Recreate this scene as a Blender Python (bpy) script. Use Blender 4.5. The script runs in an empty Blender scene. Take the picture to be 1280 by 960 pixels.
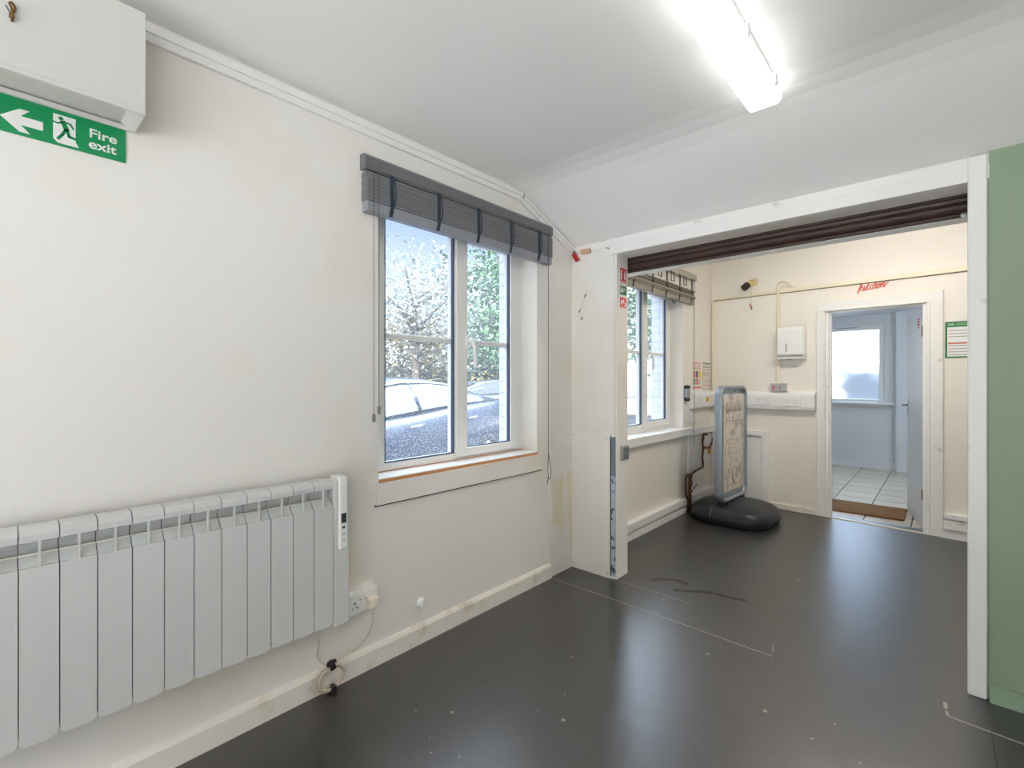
import bpy, bmesh, math, random
from mathutils import Matrix, Vector
random.seed(7)
scene = bpy.context.scene
COL = scene.collection
PI = math.pi
IDENT = Matrix.Identity(4)

# ------------------------------------------------------------------ materials
def srgb(r, g, b):
    f = lambda c: (c/255/12.92) if c/255 <= .04045 else ((c/255+.055)/1.055)**2.4
    return (f(r), f(g), f(b), 1)

def mat(name, col, rough=.5, metal=0., spec=.5, var=0., vscale=6., bump=0., bscale=60., coat=0., emit=0., detail=4., rvar=0., ior=None):
    m = bpy.data.materials.new(name); m.use_nodes = True
    nt = m.node_tree; b = nt.nodes['Principled BSDF']
    b.inputs['Base Color'].default_value = col
    b.inputs['Roughness'].default_value = rough
    b.inputs['Metallic'].default_value = metal
    b.inputs['Specular IOR Level'].default_value = spec
    b.inputs['Coat Weight'].default_value = coat
    if ior: b.inputs['IOR'].default_value = ior
    if emit:
        b.inputs['Emission Color'].default_value = col
        b.inputs['Emission Strength'].default_value = emit
    tc = nt.nodes.new('ShaderNodeTexCoord')
    if var or rvar:
        n = nt.nodes.new('ShaderNodeTexNoise'); n.inputs['Scale'].default_value = vscale; n.inputs['Detail'].default_value = detail
        nt.links.new(tc.outputs['Object'], n.inputs['Vector'])
        if var:
            mx = nt.nodes.new('ShaderNodeMix'); mx.data_type = 'RGBA'
            mx.inputs[6].default_value = tuple(c*(1-var) for c in col[:3])+(1,)
            mx.inputs[7].default_value = tuple(min(1, c*(1+var)) for c in col[:3])+(1,)
            nt.links.new(n.outputs['Fac'], mx.inputs[0]); nt.links.new(mx.outputs[2], b.inputs['Base Color'])
        if rvar:
            mr = nt.nodes.new('ShaderNodeMapRange')
            mr.inputs['From Min'].default_value = .3; mr.inputs['From Max'].default_value = .7
            mr.inputs['To Min'].default_value = rough-rvar; mr.inputs['To Max'].default_value = rough+rvar
            nt.links.new(n.outputs['Fac'], mr.inputs['Value']); nt.links.new(mr.outputs['Result'], b.inputs['Roughness'])
    if bump:
        n2 = nt.nodes.new('ShaderNodeTexNoise'); n2.inputs['Scale'].default_value = bscale; n2.inputs['Detail'].default_value = 3
        nt.links.new(tc.outputs['Object'], n2.inputs['Vector'])
        bp = nt.nodes.new('ShaderNodeBump'); bp.inputs['Strength'].default_value = bump; bp.inputs['Distance'].default_value = .01
        nt.links.new(n2.outputs['Fac'], bp.inputs['Height']); nt.links.new(bp.outputs['Normal'], b.inputs['Normal'])
    return m

def stain_mat(name, base, stain, rough, lo, hi, vscale, zlo=None, zhi=None, bump=.05):
    """paint with noise-shaped stains; stains may be confined to heights between zlo and zhi (dirt near the floor)"""
    m = mat(name, base, rough, bump=bump, bscale=25)
    nt = m.node_tree; b = nt.nodes['Principled BSDF']
    tc = nt.nodes.new('ShaderNodeTexCoord')
    n = nt.nodes.new('ShaderNodeTexNoise'); n.inputs['Scale'].default_value = vscale; n.inputs['Detail'].default_value = 6
    nt.links.new(tc.outputs['Object'], n.inputs['Vector'])
    mr = nt.nodes.new('ShaderNodeMapRange'); mr.inputs['From Min'].default_value = lo; mr.inputs['From Max'].default_value = hi
    nt.links.new(n.outputs['Fac'], mr.inputs['Value'])
    fac = mr.outputs['Result']
    if zlo is not None:
        sp = nt.nodes.new('ShaderNodeSeparateXYZ'); nt.links.new(tc.outputs['Object'], sp.inputs[0])
        mz = nt.nodes.new('ShaderNodeMapRange'); mz.inputs['From Min'].default_value = zhi; mz.inputs['From Max'].default_value = zlo
        nt.links.new(sp.outputs['Z'], mz.inputs['Value'])
        mu = nt.nodes.new('ShaderNodeMath'); mu.operation = 'MULTIPLY'
        nt.links.new(fac, mu.inputs[0]); nt.links.new(mz.outputs['Result'], mu.inputs[1]); fac = mu.outputs[0]
    mx = nt.nodes.new('ShaderNodeMix'); mx.data_type = 'RGBA'
    mx.inputs[6].default_value = base; mx.inputs[7].default_value = stain
    nt.links.new(fac, mx.inputs[0]); nt.links.new(mx.outputs[2], b.inputs['Base Color'])
    return m

M = {}
M['wall'] = stain_mat('wall_paint', (.80, .775, .74, 1), (.74, .66, .53, 1), .55, .50, .85, 1.6)
M['cream'] = stain_mat('annex_paint', (.83, .785, .715, 1), (.70, .60, .40, 1), .5, .55, .85, 2.2, 0., .9)
M['board'] = mat('dado_board_paint', (.81, .775, .72, 1), .45, var=.02, vscale=4)
M['watermark'] = mat('yellow_water_stain', (.80, .72, .54, 1), .6, var=.06, vscale=9)
M['ceiling'] = mat('ceiling_paint', (.87, .86, .845, 1), .7, var=.02, vscale=1.5, bump=.04, bscale=20)
M['trimw'] = stain_mat('white_gloss_paint', (.82, .81, .79, 1), (.45, .34, .22, 1), .35, .66, .80, 9)
M['skirt'] = stain_mat('skirting_paint', (.80, .755, .69, 1), (.50, .38, .24, 1), .4, .58, .82, 7)
M['green'] = mat('sage_green_paint', srgb(142, 160, 134), .5, var=.07, vscale=2.5, bump=.06, bscale=20)
M['greensk'] = mat('sage_green_gloss', srgb(146, 168, 144), .35, var=.06, vscale=9)
M['kitw'] = mat('kitchen_paint', (.70, .72, .74, 1), .5, var=.02, vscale=2)
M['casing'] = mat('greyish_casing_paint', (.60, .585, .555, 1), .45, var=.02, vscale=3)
M['upvc'] = mat('white_upvc', (.83, .82, .80, 1), .3)
M['wood'] = mat('bare_pine', srgb(196, 140, 92), .55, var=.2, vscale=40)
M['gasket'] = mat('grey_gasket', srgb(70, 84, 108), .5)
M['blind'] = mat('grey_slat', srgb(122, 122, 126), .45, var=.06, vscale=12)
M['blind_rail'] = mat('grey_valance', srgb(104, 105, 109), .35, var=.05, vscale=5)
M['blind_end'] = mat('grey_bottom_rail', srgb(140, 142, 150), .3)
M['tape'] = mat('dark_tape', srgb(38, 52, 66), .8)
M['bblind'] = mat('greige_slat', srgb(150, 143, 130), .45, var=.06, vscale=12)
M['bblind_rail'] = mat('greige_headrail', srgb(176, 170, 156), .4)
M['cord'] = mat('grey_cord', srgb(70, 70, 72), .8)
M['cordw'] = mat('white_cord', srgb(215, 205, 190), .7)
M['tassel'] = mat('grey_tassel', srgb(130, 126, 120), .6)
M['rad'] = mat('radiator_enamel', (.62, .625, .62, 1), .32)
M['radin'] = mat('radiator_inner_enamel', (.60, .62, .61, 1), .4)
M['plastic'] = mat('white_plastic', (.82, .82, .80, 1), .3)
M['plasticg'] = mat('offwhite_plastic', (.78, .77, .76, 1), .35)
M['cream_plastic'] = mat('cream_plastic', srgb(232, 222, 200), .4)
M['cable'] = mat('cream_cable', srgb(206, 194, 176), .5)
M['black'] = mat('black_plastic', (.012, .012, .013, 1), .45)
M['slot'] = mat('dark_slot', (.03, .03, .035, 1), .6)
M['display'] = mat('grey_display', srgb(58, 68, 66), .2)
M['signgreen'] = mat('safety_green', srgb(0, 140, 82), .35)
M['signgreen2'] = mat('notice_green', srgb(22, 112, 62), .4)
M['signwhite'] = mat('sign_white', (.82, .80, .80, 1), .4)
M['signred'] = mat('safety_red', srgb(205, 40, 36), .4)
M['pinkprint'] = mat('pink_print', srgb(214, 165, 160), .5)
M['greyprint'] = mat('grey_print', srgb(150, 156, 150), .5)
M['orange'] = mat('orange_print', srgb(226, 120, 76), .5)
M['purple'] = mat('purple_print', srgb(96, 84, 120), .5)
M['yellow'] = mat('yellow_print', srgb(232, 205, 40), .5)
M['greenprint'] = mat('green_print', srgb(130, 170, 130), .5)
M['redletter'] = mat('red_vinyl', srgb(216, 112, 104), .5)
M['redplastic'] = mat('red_plastic', srgb(176, 26, 24), .35)
M['rawwood'] = mat('pale_wood', srgb(202, 160, 130), .6, var=.12, vscale=50)
M['steel'] = mat('galvanised_steel', srgb(120, 130, 140), .45, metal=.6, var=.2, vscale=14)
M['peel'] = stain_mat('chipped_paint_steel', srgb(176, 186, 198), srgb(74, 86, 104), .4, .53, .60, 22)
M['strike'] = mat('grey_keep', srgb(168, 164, 156), .35, metal=.4)
M['beam'] = mat('dark_brown_wood', srgb(64, 44, 38), .42, var=.5, vscale=8, bump=.3, bscale=30, spec=.5)
M['alu'] = mat('brushed_aluminium', srgb(150, 158, 164), .38, metal=.55)
M['rubber'] = mat('black_moulded_plastic', (.020, .020, .023, 1), .38, var=.3, vscale=9, bump=.12, bscale=40, spec=.3)
M['brass'] = mat('old_brass', srgb(122, 88, 40), .4, metal=.6, var=.2, vscale=40)
M['copper'] = mat('tarnished_copper', srgb(96, 66, 46), .5, metal=.5, var=.4, vscale=60)
M['chrome'] = mat('chrome', srgb(190, 190, 190), .2, metal=.9)
M['coir'] = mat('coir_mat', srgb(124, 88, 50), .95, var=.25, vscale=60, bump=.8, bscale=220)
M['dirt'] = mat('dark_stain', srgb(46, 36, 32), .35)
M['scratch'] = mat('pale_scratch', srgb(168, 160, 150), .6, var=.3, vscale=30)
M['diffuser'] = mat('lit_diffuser', (1, .985, .96, 1), .4, emit=3.6)
M['warmlamp'] = mat('warm_lit_diffuser', (1, .94, .86, 1), .4, emit=40.)
M['kitchen_fill'] = mat('cool_fill_diffuser', (.72, .86, 1, 1), .4, emit=22.)
M['asphalt'] = mat('wet_asphalt', srgb(84, 86, 90), .4, var=.15, vscale=3)
M['carnavy'] = mat('navy_car_paint', (.010, .016, .045, 1), .35, spec=.25, coat=.12)
M['carwhite'] = mat('white_car_paint', (.75, .77, .8, 1), .25, coat=1.)
M['cargrey'] = mat('grey_car_paint', (.10, .12, .16, 1), .22, coat=1.)
M['carglass'] = mat('tinted_car_glass', (.05, .07, .10, 1), .12, coat=.3, spec=.6)
M['tyre'] = mat('tyre_rubber', (.02, .02, .02, 1), .8)
M['alloy'] = mat('alloy_wheel', (.62, .63, .65, 1), .3, metal=.6)
M['headlamp'] = mat('headlamp_lens', (.6, .65, .7, 1), .1, coat=1.)
M['bark'] = mat('bark', srgb(110, 98, 84), .9, var=.3, vscale=20)
M['leafg'] = mat('green_leaf', srgb(98, 134, 96), .6, var=.45, vscale=.9)
M['leafd'] = mat('deep_green_leaf', srgb(76, 110, 82), .6, var=.4, vscale=.8)
M['leafa'] = mat('autumn_leaf', srgb(150, 136, 80), .6, var=.35, vscale=1.1)
M['leafp'] = mat('pale_leaf', srgb(160, 168, 168), .6, var=.3, vscale=1.2)
M['hedge'] = mat('hedge_leaf', srgb(60, 82, 76), .7, var=.4, vscale=2)
M['render'] = mat('pale_render', srgb(214, 214, 214), .7)
M['slate'] = mat('slate_roof', srgb(140, 146, 156), .6)
M['whitebrick'] = mat('painted_brick', (.72, .76, .84, 1), .6)
M['concrete'] = mat('bounce_concrete', (.78, .76, .72, 1), .8, var=.05, vscale=1)
M['outer_skin'] = mat('grey_added_skin', srgb(120, 118, 116), .8)
M['fence'] = mat('fence_timber', srgb(112, 108, 106), .8, var=.2, vscale=6)

# floor: dark trowelled resin with a worn sheen
M['floor'] = mat('black_floor_paint', (.024, .022, .021, 1), .31, bump=.06, bscale=150, var=.45, vscale=14., detail=8., spec=.55, ior=1.98)
# ceramic kitchen floor
def tile_mat():
    m = mat('cream_floor_tile', srgb(196, 184, 168), .22)
    nt = m.node_tree; b = nt.nodes['Principled BSDF']
    tc = nt.nodes.new('ShaderNodeTexCoord'); br = nt.nodes.new('ShaderNodeTexBrick')
    br.offset = 0; br.inputs['Scale'].default_value = 1
    br.inputs['Brick Width'].default_value = .33; br.inputs['Row Height'].default_value = .33; br.inputs['Mortar Size'].default_value = .006
    br.inputs['Color1'].default_value = srgb(200, 188, 172); br.inputs['Color2'].default_value = srgb(192, 180, 165); br.inputs['Mortar'].default_value = srgb(72, 68, 66)
    nt.links.new(tc.outputs['Object'], br.inputs['Vector']); nt.links.new(br.outputs['Color'], b.inputs['Base Color'])
    return m
M['tile'] = tile_mat()
def brick_mat(m):
    nt = m.node_tree; b = nt.nodes['Principled BSDF']
    tc = nt.nodes.new('ShaderNodeTexCoord'); mp = nt.nodes.new('ShaderNodeMapping'); mp.inputs['Rotation'].default_value = (PI/2, 0, 0)
    br = nt.nodes.new('ShaderNodeTexBrick'); br.inputs['Scale'].default_value = 1
    br.inputs['Brick Width'].default_value = .23; br.inputs['Row Height'].default_value = .078; br.inputs['Mortar Size'].default_value = .008
    br.inputs['Color1'].default_value = (.74, .78, .86, 1); br.inputs['Color2'].default_value = (.70, .74, .83, 1); br.inputs['Mortar'].default_value = (.56, .60, .70, 1)
    nt.links.new(tc.outputs['Object'], mp.inputs[0]); nt.links.new(mp.outputs[0], br.inputs['Vector']); nt.links.new(br.outputs['Color'], b.inputs['Base Color'])
brick_mat(M['whitebrick'])
# poster behind scratched clear cover: faded hand-drawn marks
def poster_mat():
    m = mat('faded_poster', srgb(208, 198, 186), .12, coat=.6)
    nt = m.node_tree; b = nt.nodes['Principled BSDF']; tc = nt.nodes.new('ShaderNodeTexCoord')
    mp = nt.nodes.new('ShaderNodeMapping'); mp.inputs['Scale'].default_value = (9, 9, 11)
    n = nt.nodes.new('ShaderNodeTexNoise'); n.inputs['Scale'].default_value = 1.; n.inputs['Detail'].default_value = 5
    mr = nt.nodes.new('ShaderNodeMapRange'); mr.inputs['From Min'].default_value = .5; mr.inputs['From Max'].default_value = .72
    mx = nt.nodes.new('ShaderNodeMix'); mx.data_type = 'RGBA'; mx.inputs[6].default_value = srgb(210, 198, 184); mx.inputs[7].default_value = srgb(150, 142, 138)
    nt.links.new(tc.outputs['Object'], mp.inputs[0]); nt.links.new(mp.outputs[0], n.inputs['Vector']); nt.links.new(n.outputs['Fac'], mr.inputs['Value'])
    nt.links.new(mr.outputs['Result'], mx.inputs[0]); nt.links.new(mx.outputs[2], b.inputs['Base Color'])
    return m
M['poster'] = poster_mat()
M['scribble'] = mat('faded_ink', srgb(180, 170, 163), .3)

def glass_mat(name, drops):
    m = bpy.data.materials.new(name); m.use_nodes = True; nt = m.node_tree; nt.nodes.clear()
    out = nt.nodes.new('ShaderNodeOutputMaterial')
    tr = nt.nodes.new('ShaderNodeBsdfTransparent'); tr.inputs[0].default_value = (.97, .985, 1, 1)
    gl = nt.nodes.new('ShaderNodeBsdfGlossy'); gl.inputs['Roughness'].default_value = .02
    lw = nt.nodes.new('ShaderNodeLayerWeight'); lw.inputs['Blend'].default_value = .5
    pw = nt.nodes.new('ShaderNodeMath'); pw.operation = 'POWER'; pw.inputs[1].default_value = 5; nt.links.new(lw.outputs['Facing'], pw.inputs[0])
    fr = nt.nodes.new('ShaderNodeMath'); fr.operation = 'MULTIPLY_ADD'; fr.inputs[1].default_value = .7; fr.inputs[2].default_value = .03; nt.links.new(pw.outputs[0], fr.inputs[0])
    mx = nt.nodes.new('ShaderNodeMixShader')
    nt.links.new(fr.outputs[0], mx.inputs[0]); nt.links.new(tr.outputs[0], mx.inputs[1]); nt.links.new(gl.outputs[0], mx.inputs[2])
    last = mx
    if drops:
        tc = nt.nodes.new('ShaderNodeTexCoord')
        vo = nt.nodes.new('ShaderNodeTexVoronoi'); vo.inputs['Scale'].default_value = 120
        nt.links.new(tc.outputs['Object'], vo.inputs['Vector'])
        lt = nt.nodes.new('ShaderNodeMapRange'); lt.inputs['From Min'].default_value = .34; lt.inputs['From Max'].default_value = .20
        nt.links.new(vo.outputs['Distance'], lt.inputs['Value'])
        n = nt.nodes.new('ShaderNodeTexNoise'); n.inputs['Scale'].default_value = 5
        nt.links.new(tc.outputs['Object'], n.inputs['Vector'])
        sp = nt.nodes.new('ShaderNodeSeparateXYZ'); nt.links.new(tc.outputs['Object'], sp.inputs[0])
        mz = nt.nodes.new('ShaderNodeMapRange'); mz.inputs['From Min'].default_value = 1.6; mz.inputs['From Max'].default_value = .95
        mz.inputs['To Min'].default_value = .0; mz.inputs['To Max'].default_value = .75
        nt.links.new(sp.outputs['Z'], mz.inputs['Value'])
        m1 = nt.nodes.new('ShaderNodeMath'); m1.operation = 'MULTIPLY'; nt.links.new(lt.outputs[0], m1.inputs[0]); nt.links.new(mz.outputs[0], m1.inputs[1])
        m2 = nt.nodes.new('ShaderNodeMath'); m2.operation = 'MULTIPLY'; nt.links.new(m1.outputs[0], m2.inputs[0]); nt.links.new(n.outputs['Fac'], m2.inputs[1])
        m3 = nt.nodes.new('ShaderNodeMath'); m3.operation = 'ADD'; m3.inputs[1].default_value = .05; nt.links.new(m2.outputs[0], m3.inputs[0])
        tl = nt.nodes.new('ShaderNodeBsdfTranslucent'); tl.inputs[0].default_value = (.9, .95, 1, 1)
        mx2 = nt.nodes.new('ShaderNodeMixShader')
        nt.links.new(m3.outputs[0], mx2.inputs[0]); nt.links.new(mx.outputs[0], mx2.inputs[1]); nt.links.new(tl.outputs[0], mx2.inputs[2])
        last = mx2
    nt.links.new(last.outputs[0], out.inputs[0])
    return m
M['glass'] = glass_mat('wet_window_glass', True); M['clear'] = glass_mat('clear_window_glass', False)
def frosted():
    m = bpy.data.materials.new('frosted_glass'); m.use_nodes = True; nt = m.node_tree; nt.nodes.clear()
    out = nt.nodes.new('ShaderNodeOutputMaterial')
    rf = nt.nodes.new('ShaderNodeBsdfRefraction'); rf.inputs['Roughness'].default_value = .34; rf.inputs['IOR'].default_value = 1.25
    rf.inputs['Color'].default_value = (.97, .99, 1, 1)
    tl = nt.nodes.new('ShaderNodeBsdfTranslucent'); tl.inputs[0].default_value = (.9, .95, 1, 1)
    mx = nt.nodes.new('ShaderNodeMixShader'); mx.inputs[0].default_value = .12
    nt.links.new(rf.outputs[0], mx.inputs[1]); nt.links.new(tl.outputs[0], mx.inputs[2]); nt.links.new(mx.outputs[0], out.inputs[0])
    return m
M['frost'] = frosted()

# ------------------------------------------------------------------ mesh builder
def wloc(o):
    v = Vector(o.location)
    while o.parent: o = o.parent; v += o.location
    return v

class MB:
    def __init__(self, m=None): self.bm = bmesh.new(); self.M = m or IDENT
    def _v(self, p): return self.bm.verts.new(self.M @ Vector(p))
    def _f(self, vs, smooth=False):
        try: f = self.bm.faces.new(vs); f.smooth = smooth; return f
        except ValueError: return None
    def box(self, x0, x1, y0, y1, z0, z1, bev=0, seg=2):
        if x0 > x1: x0, x1 = x1, x0
        if y0 > y1: y0, y1 = y1, y0
        if z0 > z1: z0, z1 = z1, z0
        v = [self._v(p) for p in ((x0,y0,z0),(x1,y0,z0),(x1,y1,z0),(x0,y1,z0),(x0,y0,z1),(x1,y0,z1),(x1,y1,z1),(x0,y1,z1))]
        fs = [self._f([v[i] for i in q]) for q in ((3,2,1,0),(4,5,6,7),(0,1,5,4),(1,2,6,5),(2,3,7,6),(3,0,4,7))]
        if bev:
            es = list({e for f in fs for e in f.edges})
            bmesh.ops.bevel(self.bm, geom=es, offset=bev, segments=seg, affect='EDGES', profile=.5)
        return self
    def prism(self, poly, vec, smooth=False):
        vec = Vector(vec)
        a = [self._v(p) for p in poly]; b = [self._v(Vector(p)+vec) for p in poly]
        n = len(a)
        self._f(a[::-1]); self._f(b)
        for i in range(n): self._f([a[i], a[(i+1) % n], b[(i+1) % n], b[i]], smooth)
        return self
    def loft(self, rings, smooth=True, caps=True):
        R = [[self._v(p) for p in r] for r in rings]; n = len(R[0])
        for i in range(len(R)-1):
            for j in range(n): self._f([R[i][j], R[i][(j+1) % n], R[i+1][(j+1) % n], R[i+1][j]], smooth)
        if caps: self._f(R[0][::-1]); self._f(R[-1])
        return self
    def tube(self, pts, r, n=8, smooth=True, closed=False):
        P = [Vector(p) for p in pts]; rings = []
        up = Vector((0, 0, 1)); prev = None
        for i, p in enumerate(P):
            if closed: t = P[(i+1) % len(P)]-P[i-1]
            elif i == 0: t = P[1]-P[0]
            elif i == len(P)-1: t = P[-1]-P[-2]
            else: t = (P[i+1]-P[i]).normalized()+(P[i]-P[i-1]).normalized()
            t.normalize()
            if prev is None:
                a = t.cross(up)
                if a.length < .05: a = t.cross(Vector((1, 0, 0)))
            else: a = prev-t*prev.dot(t)
            a.normalize(); prev = a; b = t.cross(a)
            rr = r[i] if isinstance(r, (list, tuple)) else r
            rings.append([p+a*rr*math.cos(2*PI*k/n)+b*rr*math.sin(2*PI*k/n) for k in range(n)])
        if closed: rings.append(rings[0]); return self.loft(rings, smooth, False)
        return self.loft(rings, smooth, True)
    def lathe(self, prof, o, axis='z', n=20):
        o = Vector(o); rings = []
        for r, h in prof:
            ring = []
            for k in range(n):
                c, s = r*math.cos(2*PI*k/n), r*math.sin(2*PI*k/n)
                ring.append(o+Vector({'z': (c, s, h), 'x': (h, c, s), 'y': (s, h, c)}[axis]))
            rings.append(ring)
        return self.loft(rings)
    def cyl(self, a, b, r, n=12): return self.tube([a, b], r, n)
    def build(self, name, m, parent=None, smooth=None):
        off = wloc(parent) if parent else Vector((0, 0, 0))
        bmesh.ops.recalc_face_normals(self.bm, faces=self.bm.faces)
        if off.length: bmesh.ops.translate(self.bm, verts=self.bm.verts, vec=-off)
        me = bpy.data.meshes.new(name); self.bm.to_mesh(me); self.bm.free()
        if smooth: me.polygons.foreach_set('use_smooth', [True]*len(me.polygons))
        me.materials.append(m)
        o = bpy.data.objects.new(name, me); COL.objects.link(o)
        if parent: o.parent = parent
        return o

def tag(o, label, cat, group=None, kind=None):
    o['label'] = label; o['category'] = cat
    if group: o['group'] = group
    if kind: o['kind'] = kind
    return o
def thing(name, label, cat, loc=(0, 0, 0), group=None):
    o = bpy.data.objects.new(name, None); COL.objects.link(o); o.location = loc; o.empty_display_size = .05
    return tag(o, label, cat, group)
def struct(o, label=None, cat=None):
    o['kind'] = 'structure'
    if label: o['label'] = label
    if cat: o['category'] = cat
    return o
def smoothpts(P, n=6, closed=False):
    P = [Vector(p) for p in P]; out = []; L = len(P)
    rng = range(L if closed else L-1)
    for i in rng:
        p0 = P[i-1] if (i > 0 or closed) else P[0]; p1 = P[i]; p2 = P[(i+1) % L]
        p3 = P[(i+2) % L] if (closed or i+2 < L) else P[-1]
        for k in range(n):
            t = k/n
            out.append(.5*((2*p1)+(p2-p0)*t+(2*p0-5*p1+4*p2-p3)*t*t+(3*p1-p0-3*p2+p3)*t**3))
    if not closed: out.append(P[-1])
    return out
def text_mesh(name, body, size, m, mtx, parent, bold=0., ext=.0006, align='LEFT'):
    cu = bpy.data.curves.new('lettering_curve', 'FONT'); cu.body = body; cu.size = size; cu.extrude = ext; cu.offset = bold; cu.align_x = align
    ob = bpy.data.objects.new('lettering_tmp', cu); COL.objects.link(ob)
    dg = bpy.context.evaluated_depsgraph_get(); me = bpy.data.meshes.new_from_object(ob.evaluated_get(dg))
    bpy.data.objects.remove(ob)
    me.name = name; me.transform(mtx)
    if parent: me.transform(Matrix.Translation(-wloc(parent)))
    me.materials.clear(); me.materials.append(m)
    o = bpy.data.objects.new(name, me); COL.objects.link(o); o.parent = parent
    return o

# ------------------------------------------------------------------ dimensions
PY0, PY1 = 2.65, 2.79            # partition between the two rooms
CZ = 2.385                       # flat ceiling
FARM = Matrix.Translation((0, 5.24, 0)) @ Matrix.Rotation(-math.atan(.055), 4, 'Z')   # far wall runs a little out of square
def FP(s, n, z): return FARM @ Vector((s, -n, z))

# ------------------------------------------------------------------ floor
f = MB().box(-.02, 3.7, -2.4, 5.30, -.1, 0).build('floor', M['floor'])
struct(f, 'black painted floor with a worn sheen', 'floor')
def scratch(pts, w, parent, m='scratch', name='floor_scratch'):
    mb = MB()
    for a, b in zip(pts[:-1], pts[1:]):
        a = Vector((*a, .0006)); b = Vector((*b, .0006)); d = (b-a).normalized(); q = Vector((-d.y, d.x, 0))*w
        mb.prism([a-q, b-q, b+q, a+q], (0, 0, .0006))
    return mb.build(name, M[m], parent)
scratch([(.02, 2.405), (.5, 2.403), (1.285, 2.392)], .0025, f)
scratch([(1.275, 2.43), (1.262, 2.49)], .0025, f)
scratch([(.36, 2.652), (.60, 2.652), (.81, 2.645)], .0022, f)
scratch([(1.866, 2.44), (1.872, 2.405), (2.10, 2.392)], .0035, f)
scratch([(1.863, 2.50), (1.865, 2.455)], .006, f)
scratch([(1.985, 2.40), (1.995, 1.2)], .0015, f, 'dirt')
mb = MB()
for P in ([(.50, 2.80), (.55, 2.86), (.62, 2.90), (.70, 2.885)], [(.66, 2.75), (.74, 2.80), (.83, 2.86), (.95, 2.875), (1.03, 2.90)]):
    P = smoothpts([(x, y, .0008) for x, y in P], 5)
    rr = [.008+.014*abs(math.sin(i*1.1)) for i in range(len(P))]
    for i in range(len(P)-1):
        d = (P[i+1]-P[i]).normalized(); q = Vector((-d.y, d.x, 0))
        mb._f([mb._v(p) for p in (P[i]-q*rr[i], P[i+1]-q*rr[i+1], P[i+1]+q*rr[i+1], P[i]+q*rr[i])])
mb.build('floor_stain', M['dirt'], f)
mb = MB()
for i in range(46):
    x, y = random.uniform(.25, 1.7), random.uniform(.9, 4.2); r = random.choice((.003, .004, .005, .009))
    mb.prism([(x+r*math.cos(a)*random.uniform(.6, 1.2), y+r*math.sin(a)*random.uniform(.6, 1.2), .0004) for a in (0, 1, 2.1, 3.2, 4.2, 5.2)], (0, 0, .0006))
o = mb.build('paint_speck', M['scratch'], f); o['kind'] = 'stuff'
fk = MB().box(-.15, 2.6, 5.30, 8.75, -.1, 0).build('floor_kitchen', M['tile']); struct(fk, 'cream square ceramic tiles of the kitchen floor', 'floor')

# ------------------------------------------------------------------ shell
W1 = (1.165, 2.278, .79, 2.13); W2 = (3.36, 4.485, .77, 2.13)
mb = MB()
XO = -.27
mb.box(XO, 0, -2.4, W1[0], -.1, 2.75); mb.box(XO, 0, W1[1], W2[0], -.1, 2.75); mb.box(XO, 0, W2[1], 5.45, -.1, 2.75)
for w in (W1, W2): mb.box(XO, 0, w[0], w[1], -.1, w[2]); mb.box(XO, 0, w[0], w[1], w[3], 2.75)
wl = mb.build('wall_left', M['wall']); struct(wl, 'off-white painted wall with two windows', 'wall')
mb = MB().box(0, 3.7, -2.45, -2.4, -.1, .12).box(0, 3.7, -2.45, -2.4, 2.25, 2.5).box(0, .25, -2.45, -2.4, .12, 2.25).box(3.35, 3.7, -2.45, -2.4, .12, 2.25)
o = mb.build('wall_back', M['wall']); struct(o)
wb = struct(thing('window_added_back', 'unseen glazed shopfront added behind the viewpoint for daylight', 'window', (1.8, -2.42, .12)))  # added opening that lets sky light fill the room
mb = MB()
for x in (.25, 1.27, 2.29, 3.31): mb.box(x, x+.05, -2.45, -2.39, .12, 2.25, .004)
mb.box(.25, 3.36, -2.45, -2.39, .12, .17, .004).box(.25, 3.36, -2.45, -2.39, 2.2, 2.25, .004)
mb.build('window_frame', M['upvc'], wb)
for x in (.29, 1.31, 2.33): MB().box(x, x+.99, -2.425, -2.419, .16, 2.21).build('pane', M['clear'], wb)
mb = MB().box(3.6, 3.75, -.80, 5.3, -.1, 2.8).box(3.6, 3.75, -2.4, -2.1, -.1, 2.8).box(3.6, 3.75, -2.1, -.80, -.1, .35).box(3.6, 3.75, -2.1, -.80, 2.25, 2.8)
o = mb.build('wall_right', M['wall']); struct(o)
wb = struct(thing('window_added_side', 'unseen side window added behind the viewpoint for more daylight', 'window', (3.65, -1.45, .35)))  # added side opening, admits more sky light
mb = MB()
for y in (-2.1, -.85): mb.box(3.62, 3.69, y, y+.05, .35, 2.25, .004)
mb.box(3.62, 3.69, -2.1, -.8, .35, .40, .004).box(3.62, 3.69, -2.1, -.8, 2.2, 2.25, .004)
mb.build('window_frame', M['upvc'], wb)
for y in (-2.06,): MB().box(3.65, 3.656, y, y+1.22, .39, 2.21).build('pane', M['clear'], wb)
mb = MB()
XC = XO-.012
mb.box(XC, XO, -2.45, W1[0], -.1, 2.75); mb.box(XC, XO, W1[1]+.001, W2[0], -.1, 2.75); mb.box(XC, XO, W2[1]+.001, 8.77, -.1, 2.75)
for w in (W1, W2): mb.box(XC, XO, w[0], w[1]+.001, -.1, w[2]); mb.box(XC, XO, w[0], w[1]+.001, w[3], 2.75)
o = mb.build('wall_added_skin', M['outer_skin']); struct(o)  # added unseen skin, darker so the car paint reflects less light
# annex side of the left wall is finished in a warmer cream: thin plaster skin
mb = MB()
mb.box(0, .004, PY1, W2[0], 0, 2.7); mb.box(0, .004, W2[1], 5.24, 0, 2.7); mb.box(0, .004, W2[0], W2[1], 0, W2[2]); mb.box(0, .004, W2[0], W2[1], W2[3], 2.7)
o = mb.build('wall_annex', M['cream']); struct(o, 'cream painted wall of the far room beside its window', 'wall')
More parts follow.
